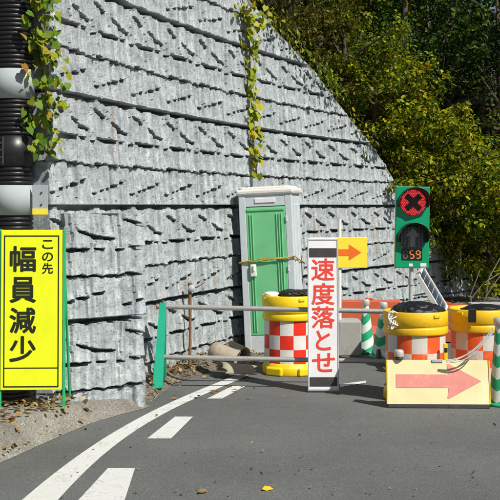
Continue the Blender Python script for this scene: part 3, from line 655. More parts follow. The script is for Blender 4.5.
# ------------------------------------------------------------------ lettering
def glyph_mesh(txt, offset):
    c = bpy.data.curves.new('lettering', 'FONT'); c.body = txt; c.size = 1.0; c.offset = offset; c.resolution_u = 4
    o = bpy.data.objects.new('lettering', c); COL.objects.link(o)
    dg = bpy.context.evaluated_depsgraph_get(); dg.update()
    me = bpy.data.meshes.new_from_object(o.evaluated_get(dg)); bpy.data.objects.remove(o); bpy.data.curves.remove(c)
    me.calc_loop_triangles()
    V = np.array([v.co[:2] for v in me.vertices]); T = np.array([t.vertices[:] for t in me.loop_triangles]); bpy.data.meshes.remove(me)
    return V, T
def add_glyph(mb, txt, cx, cz, w, h, y, bold):
    V, T = glyph_mesh(txt, 0.0); lo, hi = V.min(0), V.max(0)
    P = (V - (lo + hi) / 2) / (hi - lo) * np.array([w - 2 * bold, h - 2 * bold]) + np.array([cx, cz])
    for q in range(11):                                                     # stroke thickened by shifted copies, each a hair behind the last
        a = q * 2 * math.pi / 10; dx, dz = (0, 0) if q == 10 else (bold * math.cos(a), bold * math.sin(a))
        mb.add([(p[0] + dx, y - .0001 * q, p[1] + dz) for p in P], [list(map(int, t)) for t in T], 0, False)

# ------------------------------------------------------------------ yellow road-narrows sign
Ys = 9.10; k = Ys / F
ys = thing('road_sign', 'tall yellow sign with black Japanese lettering in front of the black pole', 'sign', (XY(31, Ys), Ys, VZ), (math.radians(-2), 0, math.radians(2)))
def sx(px): return (px - 31) * k
def sz_(py): return (EYE - VZ) - (py - HZ) * k
b = MB(); b.box((0, 0, (sz_(230) + sz_(390)) / 2), (61 * k, .022, 160 * k), 0, None, .004); b.build('panel', M['yellow_sign'], ys)
b = MB(); t = .006
for (x0, x1, y0, y1) in ((3.5, 58.5, 235.5, 236.6), (3.5, 58.5, 386, 387.1), (3.5, 4.6, 236.6, 386), (57.4, 58.5, 236.6, 386), (4.6, 57.4, 367.5, 368.5)):
    b.box(((sx(x0) + sx(x1)) / 2, -.0125, (sz_(y0) + sz_(y1)) / 2), ((x1 - x0) * k, .003, (y1 - y0) * k))
b.build('border', M['ink'], ys)
b = MB()
for ch, py in zip('幅員減少', (259, 290, 320.5, 349)): add_glyph(b, ch, sx(22.5), sz_(py), 26.5 * k, 26 * k, -.0128, .66 * k)
for ch, py, hh in zip('この先', (244.5, 257, 268.5), (9, 9, 11)): add_glyph(b, ch, sx(47), sz_(py), 11 * k, hh * k, -.0128, .22 * k)
b.build('lettering', M['ink'], ys)
b = MB()
for x in (-.5, 63): b.box((sx(x + .4), .012, sz_(402) / 2 + sz_(229) / 2), (2.6 * k, .024, sz_(229) - sz_(402) - .002), 0, None, .003); b.box((sx(x + .4), .012, sz_(402) / 2 - .015), (2.5 * k, .022, .05 + sz_(402)))
for y in (231, 388): b.box((0, .026, sz_(y)), (61 * k, .02, .02))
b.build('frame', M['green_frame'], ys)
for x in (-.5, 63):
    b = MB(); b.tube([(sx(x), .03, sz_(260)), (sx(x), .42, .01)], .011, 8); b.build('back_leg', M['green_frame'], ys)

# ------------------------------------------------------------------ portable toilet
Yt = 13.28; kt = Yt / F
tb = gr(0, 351, .0); zt0 = EYE - (352 - HZ) * kt
toilet = thing('portable_toilet', 'grey portable toilet with green door leaning against the stone wall', 'portable toilet', (XY(277, Yt), Yt + .30, zt0), (0, math.radians(-2.6), math.radians(-12.5)))
tw, tdp, th_ = .66, .60, (352 - 194) * kt
b = MB(); fy = -tdp / 2
b.box((-tw / 2 + .045, fy + .02, th_ / 2), (.085, .05, th_ - .004), 0, None, .008); b.box((tw / 2 - .045, fy + .02, th_ / 2), (.085, .05, th_ - .004), 0, None, .008)
b.box((0, fy + .022, th_ - .075), (tw - .17, .046, .14), 0, None, .004); b.box((0, fy + .022, .10), (tw - .17, .046, .195), 0, None, .004)
b.box((0, .03, th_ / 2 + .002), (tw - .02, tdp - .06, th_ - .008), 0, None, .01)
for sxx in (-1, 1):
    for yy in (-.13, .10): b.box((sxx * (tw / 2 - .004), yy + .03, th_ / 2), (.016, .15, th_ * .86), 0, None, .006)
b.build('body', M['toilet'], toilet)
b = MB(); b.box((0, 0, th_ + .030), (tw + .05, tdp + .05, .075), 0, None, .025); b.box((0, 0, th_ + .075), (tw - .05, tdp - .06, .04), 0, None, .018); b.build('roof', M['roof'], toilet)
b = MB(); b.box((0, -.01, -.025), (tw + .01, tdp + .02, .06), 0, None, .008); b.build('base', M['conc'], toilet)
dw, dz0, dz1 = tw - .175, .205, th_ - .155
b = MB(); b.box((0, fy + .012, (dz0 + dz1) / 2), (dw, .03, dz1 - dz0), 0, None, .006)
b.box((0, fy - .006, dz1 - .03), (dw - .02, .016, .03), 0, None, .004)
for x in (-.195, -.165, .135, .165, .195): b.box((x, fy - .008, (dz0 + dz1) / 2 - .02), (.012, .014, dz1 - dz0 - .12), 0, None, .004)
door = b.build('door', M['door'], toilet)
b = MB(); b.box((-.175, fy - .024, .99), (.075, .03, .15), 0, None, .012); b.box((-.165, fy - .045, 1.02), (.02, .02, .07), 0, None, .006); b.build('handle', M['white_pl'], door)
b = MB(); b.box((.0, fy - .006, th_ - .075), (.25, .01, .055), 0, None, .003); b.build('name_plate', M['white_sheet'], toilet)
for z in (.35, 1.0, 1.6): b = MB(); b.box((tw / 2 - .075, fy - .008, z), (.02, .02, .07), 0, None, .004); b.build('hinge', M['toilet'], toilet)
# rope tied round the toilet
bpy.context.view_layer.update(); MT = toilet.matrix_world
b = MB(); e = .018; zz = 1.12
loop = [(-tw / 2 - e, tdp / 2, zz + .02), (-tw / 2 - e, fy - e, zz - .035), (-.1, fy - .028, zz - .02), (.12, fy - .028, zz + .01), (tw / 2 + e, fy - e, zz + .02), (tw / 2 + e, tdp / 2, zz - .09), (0, tdp / 2 + e, zz), (-tw / 2 - e, tdp / 2, zz + .02)]
b.tube([MT @ Vector(p) for p in loop], .008, 6)
b.tube([MT @ Vector(p) for p in [(-tw / 2 - e, fy - e, zz - .03), (-.05, fy - .03, zz + .012), (.2, fy - .03, zz - .0), (tw / 2 + e, fy - e, zz + .03)]], .007, 6)
tag(b.build('tie_rope', M['rope_y']), 'yellow and black rope tied around the portable toilet', 'rope')

# ------------------------------------------------------------------ cushion drums
def make_drum(label, X, Y, R, H, rot, faded, name='cushion_drum', my='drum_y', split=.74):
    t = thing(name, label, 'barrel', (X, Y, 0), (0, 0, rot), 'yellow barrels with checked bands')
    mats = [M[my], M['chk_wf' if faded else 'chk_w'], M['chk_o' if faded else 'chk_r']]
    n = 72; b = MB()
    b.lathe([(R * .98, 0.0), (R, .012), (R, .075), (R * .985, .09), (R * .93, .105), (R * .93, .13)], n, close=True); b.build('base_ring', mats[0], t)
    b = MB(); z0, z1 = .13, H * split; Rb = R * .93
    rows = [z0 + (z1 - z0) * i / 3 for i in range(4)]
    b.lathe([(Rb, z) for z in rows], n, mat=lambda i, j: 1 + ((j // 6 + i) % 2)); b.build('checked_band', mats, t)
    b = MB()
    b.lathe([(Rb, z1), (R * .985, z1 + .004), (R, z1 + .015), (R, z1 + .060), (R * .99, z1 + .068), (R * .975, z1 + .073), (R * .975, z1 + .082), (R * .99, z1 + .088), (R * 1.01, z1 + .096),
             (R * 1.01, H - .008), (R * .99, H), (R * .93, H), (R * .91, H - .02), (R * .90, H - .05), (0.001, H - .04)], n)
    lid = b.build('lid', mats[0], t)
    for a in (0.3, 1.87, 3.44, 5.0): b = MB(); b.box((R * 1.0 * math.cos(a), R * 1.0 * math.sin(a), H - .035), (.03, .07, .035), 0, None, .008, Matrix.Rotation(a, 3, 'Z')); b.build('lug', mats[0], t)
    for a in (-1.1, -2.3, .9): b = MB(); b.box((R * .99 * math.cos(a), R * .99 * math.sin(a), .045), (.05, .2, .085), 0, None, .015, Matrix.Rotation(a, 3, 'Z')); b.build('foot', mats[0], t)
    return t
def lump(name, label, cat, c, r, mat, seed, sq=(1, 1, .45), amp=.22, group=None):
    bm = bmesh.new(); bmesh.ops.create_icosphere(bm, subdivisions=5, radius=1.0); r_ = np.random.default_rng(seed); ph = r_.uniform(0, 6.28, 24); dr = r_.normal(size=(24, 3)) * np.repeat([2.0, 5.0, 10.0], 8)[:, None] / 1.2
    for v in bm.verts:
        p = np.array(v.co); a = np.sin(dr @ p + ph); d = 1 + amp * (a[:8].mean() * 1.2 + .55 * np.abs(a[8:16]).mean() - .35 + .45 * (np.abs(a[16:]).mean() - .6))
        v.co = Vector((p[0] * d * sq[0] * r, p[1] * d * sq[1] * r, max(-.12 * r, p[2] * d * sq[2] * r)))
    me = bpy.data.meshes.new(name); bm.to_mesh(me); bm.free(); me.materials.append(M[mat]); me.polygons.foreach_set('use_smooth', [True] * len(me.polygons))
    o = bpy.data.objects.new(name, me); COL.objects.link(o); o.location = c; return tag(o, label, cat, group)

Hd = .845
Yd1 = 12.15; d1 = make_drum('bright yellow barrel with red and white checks in front of the toilet', XY(290, Yd1), Yd1, .305, .86, .10, False, my='drum_y2', split=.685)
Yd2 = 10.52; d2 = make_drum('yellow barrel with faded orange checks behind the arrow board', XY(415.5, Yd2), Yd2, .305, Hd, .25, True)
Yd3 = 10.75; d3 = make_drum('yellow barrel with orange checks at the right edge behind the green cone', XY(480, Yd3), Yd3, .305, Hd, .42, True)
lump('rubbish_bag', 'crumpled black bag on the barrel in front of the toilet', 'bag', (XY(296, Yd1), Yd1, .86), .19, 'bag', 3, (1, .9, .34), .5, 'black bags on the barrels')
lump('cloth_bundle', 'crumpled pale cloth bundle on the barrel beside the black bag', 'cloth', (XY(273, Yd1 - .1), Yd1 - .08, .86), .085, 'white_pl', 9, (1.1, .8, .45), .6)
lump('rubbish_bag', 'round black bag on the barrel under the signal', 'bag', (XY(417, Yd2), Yd2, Hd - .01), .245, 'bag', 4, (1.02, .9, .38), .38, 'black bags on the barrels')
lump('rubbish_bag', 'black bag with a hanging corner on the right edge barrel', 'bag', (XY(483, Yd3), Yd3, Hd - .01), .235, 'bag', 5, (1.0, .9, .20), .35, 'black bags on the barrels')
b = MB(); b.box((XY(472, Yd3 - .3), Yd3 - .312, Hd - .045), (.075, .012, .13), 0, None, .004); 
o = b.build('bag_flap', M['bag'])
bag3 = [q for q in bpy.data.objects if q.get('label', '').startswith('black bag with a hanging')][0]; world_parent(o, bag3)

# ------------------------------------------------------------------ pipe barricade
pA, pB = at(163, 306.5, 11.12), at(387, 311.5, 10.96)
qA, qB = at(163, 357, 11.12), at(387, 361.5, 10.96)
ld = (pB - pA); ld.z = 0; ld.normalize(); ax = Vector((-ld.y, ld.x, 0))
bar = thing('barricade', 'green legged barricade with two steel pipe rails in front of the barrel', 'barricade', (pA.x, pA.y, 0))
parts = []
b = MB(); b.tube([pA - ld * .06, pB + ld * .05], .0245, 14); parts.append(b.build('top_rail', M['steel']))
b = MB(); b.tube([qA - ld * .02, qB + ld * .02], .0245, 14); parts.append(b.build('bottom_rail', M['steel']))
for sgn in (-1, 1):
    b = MB(); base = Vector((pA.x, pA.y, 0)) + ax * (.22 * sgn) - ld * (.05 if sgn > 0 else .02) + Vector((0, 0, .07 if sgn > 0 else .03)); topp = Vector((pA.x, pA.y, pA.z + .035))
    d = (topp - base); R = d.to_track_quat('Z', 'X').to_matrix()
    u = ld; w = d.normalized().cross(u).normalized()
    vs = []
    for p, wd in ((base, .050), (topp, .032)):
        for (a, c) in ((-1, -1), (1, -1), (1, 1), (-1, 1)): vs.append(p + u * wd * a + w * .017 * c)
    b.add(vs, [[0, 1, 2, 3], [7, 6, 5, 4]] + [[i, (i + 1) % 4, (i + 1) % 4 + 4, i + 4] for i in range(4)])
    for q in (.15, .35, .55, .75): b.box(base.lerp(topp, q) - w * 0, (.03, .03, .05), 0, None, .003, R)
    parts.append(b.build('leg', M['green_leg']))
b = MB(); b.tube([pA - ld * .055, pA - ld * .065], .030, 12); parts.append(b.build('end_cap', M['rust'])); b = MB(); b.tube([pA + Vector((0, 0, .02)), pA + Vector((0, 0, .06))], .012, 8); parts.append(b.build('clamp', M['rust']))
for o in parts: world_parent(o, bar)

# rope lump tying the rail to the left barrel
def knot(name, label, c, sc, seed, n=90, mat='rope', rad=.007):
    r_ = np.random.default_rng(seed); ph = r_.uniform(0, 6.28, 9); fr = r_.uniform(4, 13, 9); b = MB(); pts = []
    for i in range(n):
        q = i / (n - 1) * 6.28
        pts.append(Vector(c) + Vector((sc[0] * (math.sin(fr[0] * q + ph[0]) + .4 * math.sin(fr[1] * q)) * .7, sc[1] * (math.sin(fr[2] * q + ph[2]) + .4 * math.sin(fr[3] * q)) * .7, sc[2] * (math.sin(fr[4] * q * .6 + ph[4]) + .4 * math.sin(fr[5] * q)) * .7)))
    b.tube(pts, rad, 6); return tag(b.build(name, M[mat]), label, 'rope')
knot('tied_rope', 'white rope knotted around the pipe end on the left barrel rim', at(393, 320, 10.32), (.05, .05, .085), 2, 160)
b = MB(); y0 = 10.40
for dz, sg in ((0, .07), (.02, .10), (.045, .06)):
    a, c = at(493, 328 + dz * 100, 9.93), at(446, 362 - dz * 40, 10.0); pts = []
    for i in range(15):
        q = i / 14; p = a.lerp(c, q); p.z -= sg * 4 * q * (1 - q); pts.append(p)
    b.tube(pts, .0055, 6)
tag(b.build('hanging_rope', M['rope']), 'thin white ropes hanging from the green cone to the arrow board', 'rope')

# ------------------------------------------------------------------ slow-down sign
Yw = 10.86; kw = Yw / F
ws = thing('slow_sign', 'narrow white upright sign with red Japanese characters', 'sign', (XY(323.5, Yw), Yw, 0.012), (math.radians(-5), 0, math.radians(0)))
sh = (390 - 237) * kw; swid = 31 * kw; cosl = 1.0
def wz(py): return (390 - py) * kw
b = MB(); b.box((0, 0, sh / 2), (swid, .03, sh), 0, None, .005); b.build('panel', M['white_sheet'], ws)
for (y0, y1) in ((247, 256), (376, 385)): b = MB(); b.box((0, -.017, (wz(y0) + wz(y1)) / 2), (27.5 * kw, .006, (y1 - y0) * kw), 0, None, .001); b.build('dark_band', M['rubber'], ws)
b = MB()
for x in (-1, 1): b.box((x * (swid / 2 - .006), -.0175, sh / 2), (.011, .006, sh - .01), 0, None, .001)
for y in (238.5, 388.5): b.box((0, -.0165, wz(y)), (swid - .026, .005, .014), 0, None, .001)
b.build('frame', M['galv'], ws)
b = MB()
for ch, py, w_, h_, off in zip('速度落とせ', (268.5, 293, 316.5, 339.5, 361.5), (23.5, 23.5, 23.5, 15, 23), (22.5, 22, 22, 20, 19), (.008, .008, .016, .014, .014)):
    add_glyph(b, ch, 0, wz(py), w_ * kw, h_ * kw, -.0165, .42 * kw)
b.build('lettering', M['red_ink'], ws)

# ------------------------------------------------------------------ yellow arrow sign on a white post set in a concrete block
Ya = 13.55; ka = Ya / F
blk = thing('post_weight', 'grey concrete weight block between the narrow sign and the green cones', 'concrete block', (XY(341, Ya + .1), Ya + .1, 0))
b = MB(); b.box((0, 0, .215), (.47, .40, .43), 0, None, .018); b.build('block', M['conc'], blk)
asg = thing('arrow_sign', 'yellow sign with orange right arrow on a white post', 'sign', (XY(340, Ya), Ya + .02, .43), (0, 0, math.radians(3)))
def az(py): return EYE - .43 - (py - HZ) * ka
b = MB(); b.tube([(0, .03, .004), (0, .03, az(219))], .024, 14); b.build('post', M['white_pl'], asg)
b = MB(); b.box(((339 - 340) * ka, -.006, (az(237.5) + az(268)) / 2), (57 * ka, .012, 30.5 * ka), 0, None, .004); b.build('panel', M['yellow_flat'], asg)
def arrow(mb, x0, x1, zc, hs, hh, xh, y0, y1, notch=0):
    mb.prism([(x0, zc - hs), (xh, zc - hs), (xh - notch, zc - hh), (xh + notch * .5, zc - hh), (x1, zc), (xh + notch * .5, zc + hh), (xh - notch, zc + hh), (xh, zc + hs), (x0, zc + hs)], y0, y1)
b = MB(); arrow(b, (316 - 340) * ka, (361.5 - 340) * ka, az(252.5), 3.3 * ka, 8 * ka, (349 - 340) * ka, -.0155, -.0125); b.build('arrow', M['orange_ink'], asg)

# ------------------------------------------------------------------ orange barriers and the low white wall far behind
def barrier(label, xa, xb, yt, Y, rot=0):
    w = (xb - xa) * Y / F; zt = EYE - (yt - HZ) * Y / F
    t = thing('plastic_barrier', label, 'barrier', (XY((xa + xb) / 2, Y), Y, 0), (0, 0, rot), 'orange barriers along the wall')
    b = MB(); prof = [(-.20, .02), (.20, .02), (.20, .16), (.12, .26), (.06, zt - .02), (.05, zt), (-.05, zt), (-.06, zt - .02), (-.12, .26), (-.20, .16)]
    vs = [(-w / 2, y, z) for y, z in prof] + [(w / 2, y, z) for y, z in prof]; n = len(prof)
    b.add(vs, [list(range(n)), list(range(2 * n - 1, n - 1, -1))] + [[i, (i + 1) % n, (i + 1) % n + n, i + n] for i in range(n)]); b.build('body', M['orange_pl'], t)
    for x in (-.3, .3): b = MB(); b.box((x * w, -.115, .30), (.12, .12, .10), 0, None, .01); b.build('fork_slot', M['orange_pl'], t)
    b = MB(); b.box((0, 0, zt + .012), (.10, .07, .03), 0, None, .008); b.build('filler_cap', M['orange_pl'], t); return t
barrier('orange plastic barrier behind the two green cones', 338, 400, 300, 14.6)
barrier('orange plastic barrier between the two yellow barrels', 430, 466, 304.5, 14.9)
wb = thing('low_parapet', 'low white concrete parapet beyond the right barrel', 'parapet', (XY(492, 15.6), 15.6, 0))
b = MB(); h = EYE - (304.5 - HZ) * 15.6 / F; b.box((.4, 0, h / 2), (1.4, .22, h), 0, None, .015); b.build('wall', M['white_pl'], wb)
b = MB(); b.box((.4, 0, h + .012), (1.44, .26, .03), 0, None, .006); b.build('cap', M['conc'], wb)

# ------------------------------------------------------------------ cones
def make_cone(label, X, Y, H, rb, rt, name='traffic_cone'):
    t = thing(name, label, 'traffic cone', (X, Y, 0), (0, 0, 0), 'green and white striped cones')
    n = 48; b = MB(); cuts = [-.2]; z = -.2
    while z < H + .3: z += .105; cuts.append(z)
    vs = []; rings = []
    def rad(z): return lerp(rb, rt, (z - .03) / (H - .03))
    for zc in cuts:
        for sub in (0, .5):
            ring = []
            for j in range(n):
                tri = abs((j / n * 2) % 2 - 1); zz = min(H, max(.03, zc + sub * .105 + .16 * (tri - .5))); a = 2 * math.pi * j / n + 1.0
                ring.append((rad(zz) * math.cos(a), rad(zz) * math.sin(a), zz))
            rings.append(ring)
    for i in range(len(rings) - 1):
        fs_ = [[j, (j + 1) % n, n + (j + 1) % n, n + j] for j in range(n) if not (rings[i][j][2] == rings[i + 1][j][2] and rings[i][(j + 1) % n][2] == rings[i + 1][(j + 1) % n][2])]
        if fs_: b.add(rings[i] + rings[i + 1], fs_, (i // 2) % 2, True)
    b.build('body', [M['cone_g'], M['cone_w']], t)
    b = MB(); b.lathe([(rb * 1.22, .0), (rb * 1.22, .022), (rb * 1.02, .034), (rb * .95, .034)], n, close=True); b.build('base', M['cone_g'], t)
    b = MB(); b.lathe([(rt * 1.05, H - .012), (rt * 1.35, H), (rt * 1.35, H + .055), (rt * 1.1, H + .07), (.001, H + .075)], 24); b.build('cap', M['silver'], t)
    return t
make_cone('green and white striped cone beside the concrete weight block', XY(366, 13.75), 13.75, .60, .115, .034)
make_cone('green and white striped cone just left of the left barrel', XY(383.5, 13.35), 13.35, .60, .15, .036)
make_cone('slim green and white cone at the right edge beside the arrow board', XY(500.5, 10.16), 10.16, .74, .105, .048)

# ------------------------------------------------------------------ signal
Yg = 12.5; kg = Yg / F
sg = thing('traffic_signal', 'green portable traffic signal showing a red cross and a countdown', 'traffic signal', (XY(410, Yg), Yg, 0), (0, math.radians(1.0), math.radians(2)))
def gx(px): return (px - 410) * kg
def gz(py): return EYE - (py - HZ) * kg
b = MB(); b.box((gx(409.5), 0, (gz(186.5) + gz(268)) / 2), (34 * kg, .07, 81.5 * kg), 0, None, .008); hous = b.build('housing', M['green_sig'], sg)
R = 13.2 * kg
def lamp(cy, on):
    cx_, cz_ = gx(409.5), gz(cy); fy = -.035
    Mx = Matrix.Translation((cx_, fy, cz_)) @ Matrix.Rotation(math.radians(90), 4, 'X')
    b = MB(); b.lathe([(R * .985, 0), (R * .985, .012), (R * .9, .016), (.001, .018)], 40, 0, Mx); ln = b.build('lamp', M['led_bed' if on else 'lens_off'], sg)
    b = MB(); pit = .0195; rows = int(R / pit) + 1
    for j in range(-rows, rows + 1):
        for i in range(-rows - 1, rows + 2):
            x = (i + (.5 if j % 2 else 0)) * pit; z = j * pit * .866; q = math.hypot(x, z)
            if q > R * .93: continue
            if on:
                a, c = abs(x + z) / 1.414, abs(x - z) / 1.414
                if min(a, c) < .034 and q < R * .76: continue
            else:
                shaft = abs(x) < .032 and -.10 < z < .04; head = 0 < z < .10 and abs(x) < (.10 - z) * .9
                if not (shaft or head) and (i + j) % 2: continue
            yy = fy - .0165 - .003 * (1 - q / R)
            b.add([(cx_ + x + .0072 * math.cos(t_), yy, cz_ + z + .0072 * math.sin(t_)) for t_ in [k_ * math.pi / 3 for k_ in range(6)]] + [(cx_ + x, yy - .003, cz_ + z)], [[k_, (k_ + 1) % 6, 6] for k_ in range(6)])
    b.build('leds', M['led' if on else 'led_off'], ln)
    b = MB()
    if on:
        for s in (-1, 1):
            Rm = Matrix.Rotation(math.radians(45 * s), 3, 'Y'); b.box((cx_, fy - .0185 + .0004 * s, cz_), (R * 1.5, .003, .062), 0, None, 0, Rm)
        b.build('cross', M['cross'], ln)
    else:
        yy = fy - .0192
        b.prism([(cx_ - .026, cz_ - .10), (cx_ + .026, cz_ - .10), (cx_ + .026, cz_ + .02), (cx_ + .075, cz_ + .02), (cx_, cz_ + .115), (cx_ - .075, cz_ + .02), (cx_ - .026, cz_ + .02)], yy, yy + .0015)
        b.build('arrow', M['led_off'], ln)
    # hood: open half tube around the top
    b = MB(); n = 40; vs = []
    for i in range(n + 1):
        a = math.radians(-18 + 216 * i / n); q = min(1.0, max(0.0, math.sin(a) * .9 + .38)); dep = .05 + .17 * q
        for (rr_, yy) in ((R * 1.12, fy), (R * 1.16, fy - dep), (R * 1.11, fy - dep), (R * 1.07, fy)): vs.append((cx_ + rr_ * math.cos(a), yy, cz_ + rr_ * math.sin(a)))
    b.add(vs, [[4 * i + j, 4 * i + (j + 1) % 4, 4 * i + 4 + (j + 1) % 4, 4 * i + 4 + j] for i in range(n) for j in range(4)] + [[0, 1, 2, 3], [4 * n + j for j in range(4)]], 0, True)
    b.build('hood', M['black_pl'], ln)
lamp(202.5, True); lamp(237.5, False)
# countdown
b = MB(); b.box((gx(409.3), -.036, gz(254.3)), (20.5 * kg, .008, 11.5 * kg), 0, None, .002); disp = b.build('countdown_display', M['black_pl'], sg)
SEG = {'5': 'afgcd', '9': 'abcdfg', '8': 'abcdefg'}
def digit(ch, cx_, cz_, w, h, mon, moff):
    bo = MB(); t = .013
    pos = {'a': (0, h / 2, 1), 'g': (0, 0, 1), 'd': (0, -h / 2, 1), 'f': (-w / 2, h / 4, 0), 'b': (w / 2, h / 4, 0), 'e': (-w / 2, -h / 4, 0), 'c': (w / 2, -h / 4, 0)}
    for s, (x, z, hor) in pos.items():
        tgt = bo if s in SEG[ch] else MB()
        tgt.box((cx_ + x, -.0415, cz_ + z), (w - t * .9, .003, t) if hor else (t, .003, h / 2 - t * .9))
        if tgt is not bo: tgt.build('unlit_segment', moff, disp)
    bo.build('digit', mon, disp)
dh = 7.6 * kg
digit('8', gx(402.8), gz(254.3), 3.6 * kg, dh, M['digit_off'], M['digit_off'])
digit('5', gx(409.3), gz(254.3), 3.8 * kg, dh, M['digit_on'], M['digit_dark'])
digit('9', gx(415.6), gz(254.3), 3.8 * kg, dh, M['digit_on'], M['digit_dark'])
b = MB(); b.box((gx(408.5), -.036, gz(264.8)), (3.6 * kg, .004, 2.8 * kg)); b.build('sticker', M['white_sheet'], sg); b = MB(); b.box((gx(421), -.036, gz(264.2)), (6.0 * kg, .004, 2.6 * kg)); b.build('sticker', M['white_sheet'], sg)
b = MB(); b.box((gx(421), -.036, gz(266.4)), (6.0 * kg, .0045, 1.6 * kg)); b.build('sticker_band', M['blue'], sg)
b = MB(); b.tube([(gx(410), .02, .12), (gx(410), .02, gz(267.6))], .024, 14); b.tube([(gx(410), .02, gz(285)), (gx(410), .02, gz(278))], .034, 14); b.build('pole', M['galv'], sg)
b = MB()
for sx_ in (-1, 1): b.box((sx_ * .26, .05, .13), (.05, .75, .05), 0, None, .004)
for sy in (-.28, .36): b.box((0, sy + .02, .13), (.47, .05, .046), 0, None, .004)
b.box((0, .1, .30), (.36, .36, .28), 0, None, .012)
b.build('trolley', M['galv'], sg)
for (x, y) in ((-.30, -.28), (.30, -.28), (-.30, .38), (.30, .38)):
    b = MB(); b.tube([(x - .018, y, .08), (x + .018, y, .08)], .08, 20); b.build('wheel', M['rubber'], sg)
# solar panel hanging from the pole
pa, pb = Vector((gx(416), -.02, gz(276))), Vector((gx(441.5), -.02, gz(316)))
dl_ = (pb - pa); ln_ = dl_.length; ax1 = dl_.normalized(); ax2 = Vector((.36, .92, .03)).normalized(); ax2 = (ax2 - ax1 * ax2.dot(ax1)).normalized(); nn = ax1.cross(ax2)
if nn.z < 0: nn = -nn
Rp = Matrix((ax1, ax2, nn)).transposed(); cen = (pa + pb) / 2 + ax2 * .22
b = MB(); b.box(cen, (ln_ - .03, .42, .022), 0, None, .002, Rp); sp = b.build('solar_panel', M['solar'], sg)
b = MB()
for s in (-1, 1): b.box(cen + ax2 * (.225 * s), (ln_ + .02, .03, .052), 0, None, .003, Rp); b.box(cen + ax1 * (ln_ / 2 * s), (.03, .42, .050), 0, None, .003, Rp)
b.build('panel_frame', M['white_pl'], sp)
b = MB()
for i in range(1, 6): b.box(cen + ax1 * (ln_ * (i / 6 - .5)) + nn * .0115, (.006, .42, .003), 0, None, 0, Rp)
b.build('cell_grid', M['galv'], sp)
b = MB(); b.tube([(gx(410), .02, gz(280)), cen - nn * .02 - ax1 * ln_ * .35], .012, 8); b.build('bracket', M['galv'], sg); b = MB(); b.tube([(gx(410), .02, gz(300)), (gx(414), .06, gz(296)), cen - nn * .02], .010, 8); b.build('bracket', M['galv'], sg)

# ------------------------------------------------------------------ arrow board
Yb = 10.02; kb = Yb / F
ab = thing('arrow_board', 'cream arrow board with a faded red right arrow in front of the barrels', 'sign board', (XY(439, Yb), Yb, .004), (0, 0, math.radians(-1.5)))
Lx = Matrix.Rotation(math.radians(-9), 4, 'X')
bh = (404 - 360) * kb / math.cos(math.radians(9)) * .985
bw = 101 * kb
b = MB(); b.prism([(-bw / 2, .03), (bw / 2, .03), (bw / 2 - .012, bh + .03), (-bw / 2 - .004, bh + .03)], -.012, .012, 0, Lx); b.build('panel', M['cream'], ab)
b = MB(); b.prism([(-bw / 2 - .001, 0.0), (bw / 2 + .001, 0.0), (bw / 2, .031), (-bw / 2, .031)], -.02, .03, 0, Lx); b.build('foot_strip', M['rubber'], ab)
b = MB(); b.box((-bw / 2 - .008, .0, bh / 2 + .03), (.014, .035, bh), 0, Lx, .003); b.build('side_edge', M['drum_y2'], ab); b = MB(); b.box((bw / 2 + .003, .0, bh / 2 + .03), (.010, .03, bh - .01), 0, Lx, .003); b.build('side_edge', M['drum_y2'], ab)
def bx(px): return (px - 439) * kb
b = MB(); zc = .03 + bh * .525; arrow(b, bx(396.5), bx(481.5), zc, 6.6 * kb, 17 * kb, bx(449), -.0155, -.0118, .012); 
for v in range(len(b.v)): b.v[v] = tuple(Lx @ Vector(b.v[v]))
b.build('arrow', M['pink'], ab)
for s in (-1, 1):
    b = MB(); b.tube([Lx @ Vector((s * bw * .42, .02, bh)), Vector((s * bw * .42, .25, .012))], .012, 8); b.build('back_leg', M['galv'], ab)
b = MB(); b.box(Lx @ Vector((bx(438), -.013, bh + .022)), (.10, .022, .024), 0, None, .004); b.build('latch', M['galv'], ab)
pl = Lx @ Vector((bx(400), .0, bh + .034))
wl = thing('warning_lamp', 'small round silver warning lamp standing on the cream arrow board', 'warning lamp', tuple(ab.location + pl))
b = MB(); b.lathe([(.034, 0), (.036, .01), (.036, .03)], 24, close=True); b.build('base', M['rubber'], wl)
b = MB(); b.lathe([(.041, .03), (.043, .04), (.043, .075), (.036, .09), (.001, .094)], 24); b.build('lens', M['silver'], wl)
yp = thing('marker_post', 'short yellow marker post between the two right barrels', 'post', (XY(445.5, 10.25), 10.25, 0))
b = MB(); b.box((0, 0, .28), (.035, .03, .56), 0, None, .006); b.build('post', M['drum_y2'], yp)
b = MB(); b.box((0, -.017, .50), (.03, .004, .04)); b.build('reflector', M['ink'], yp)

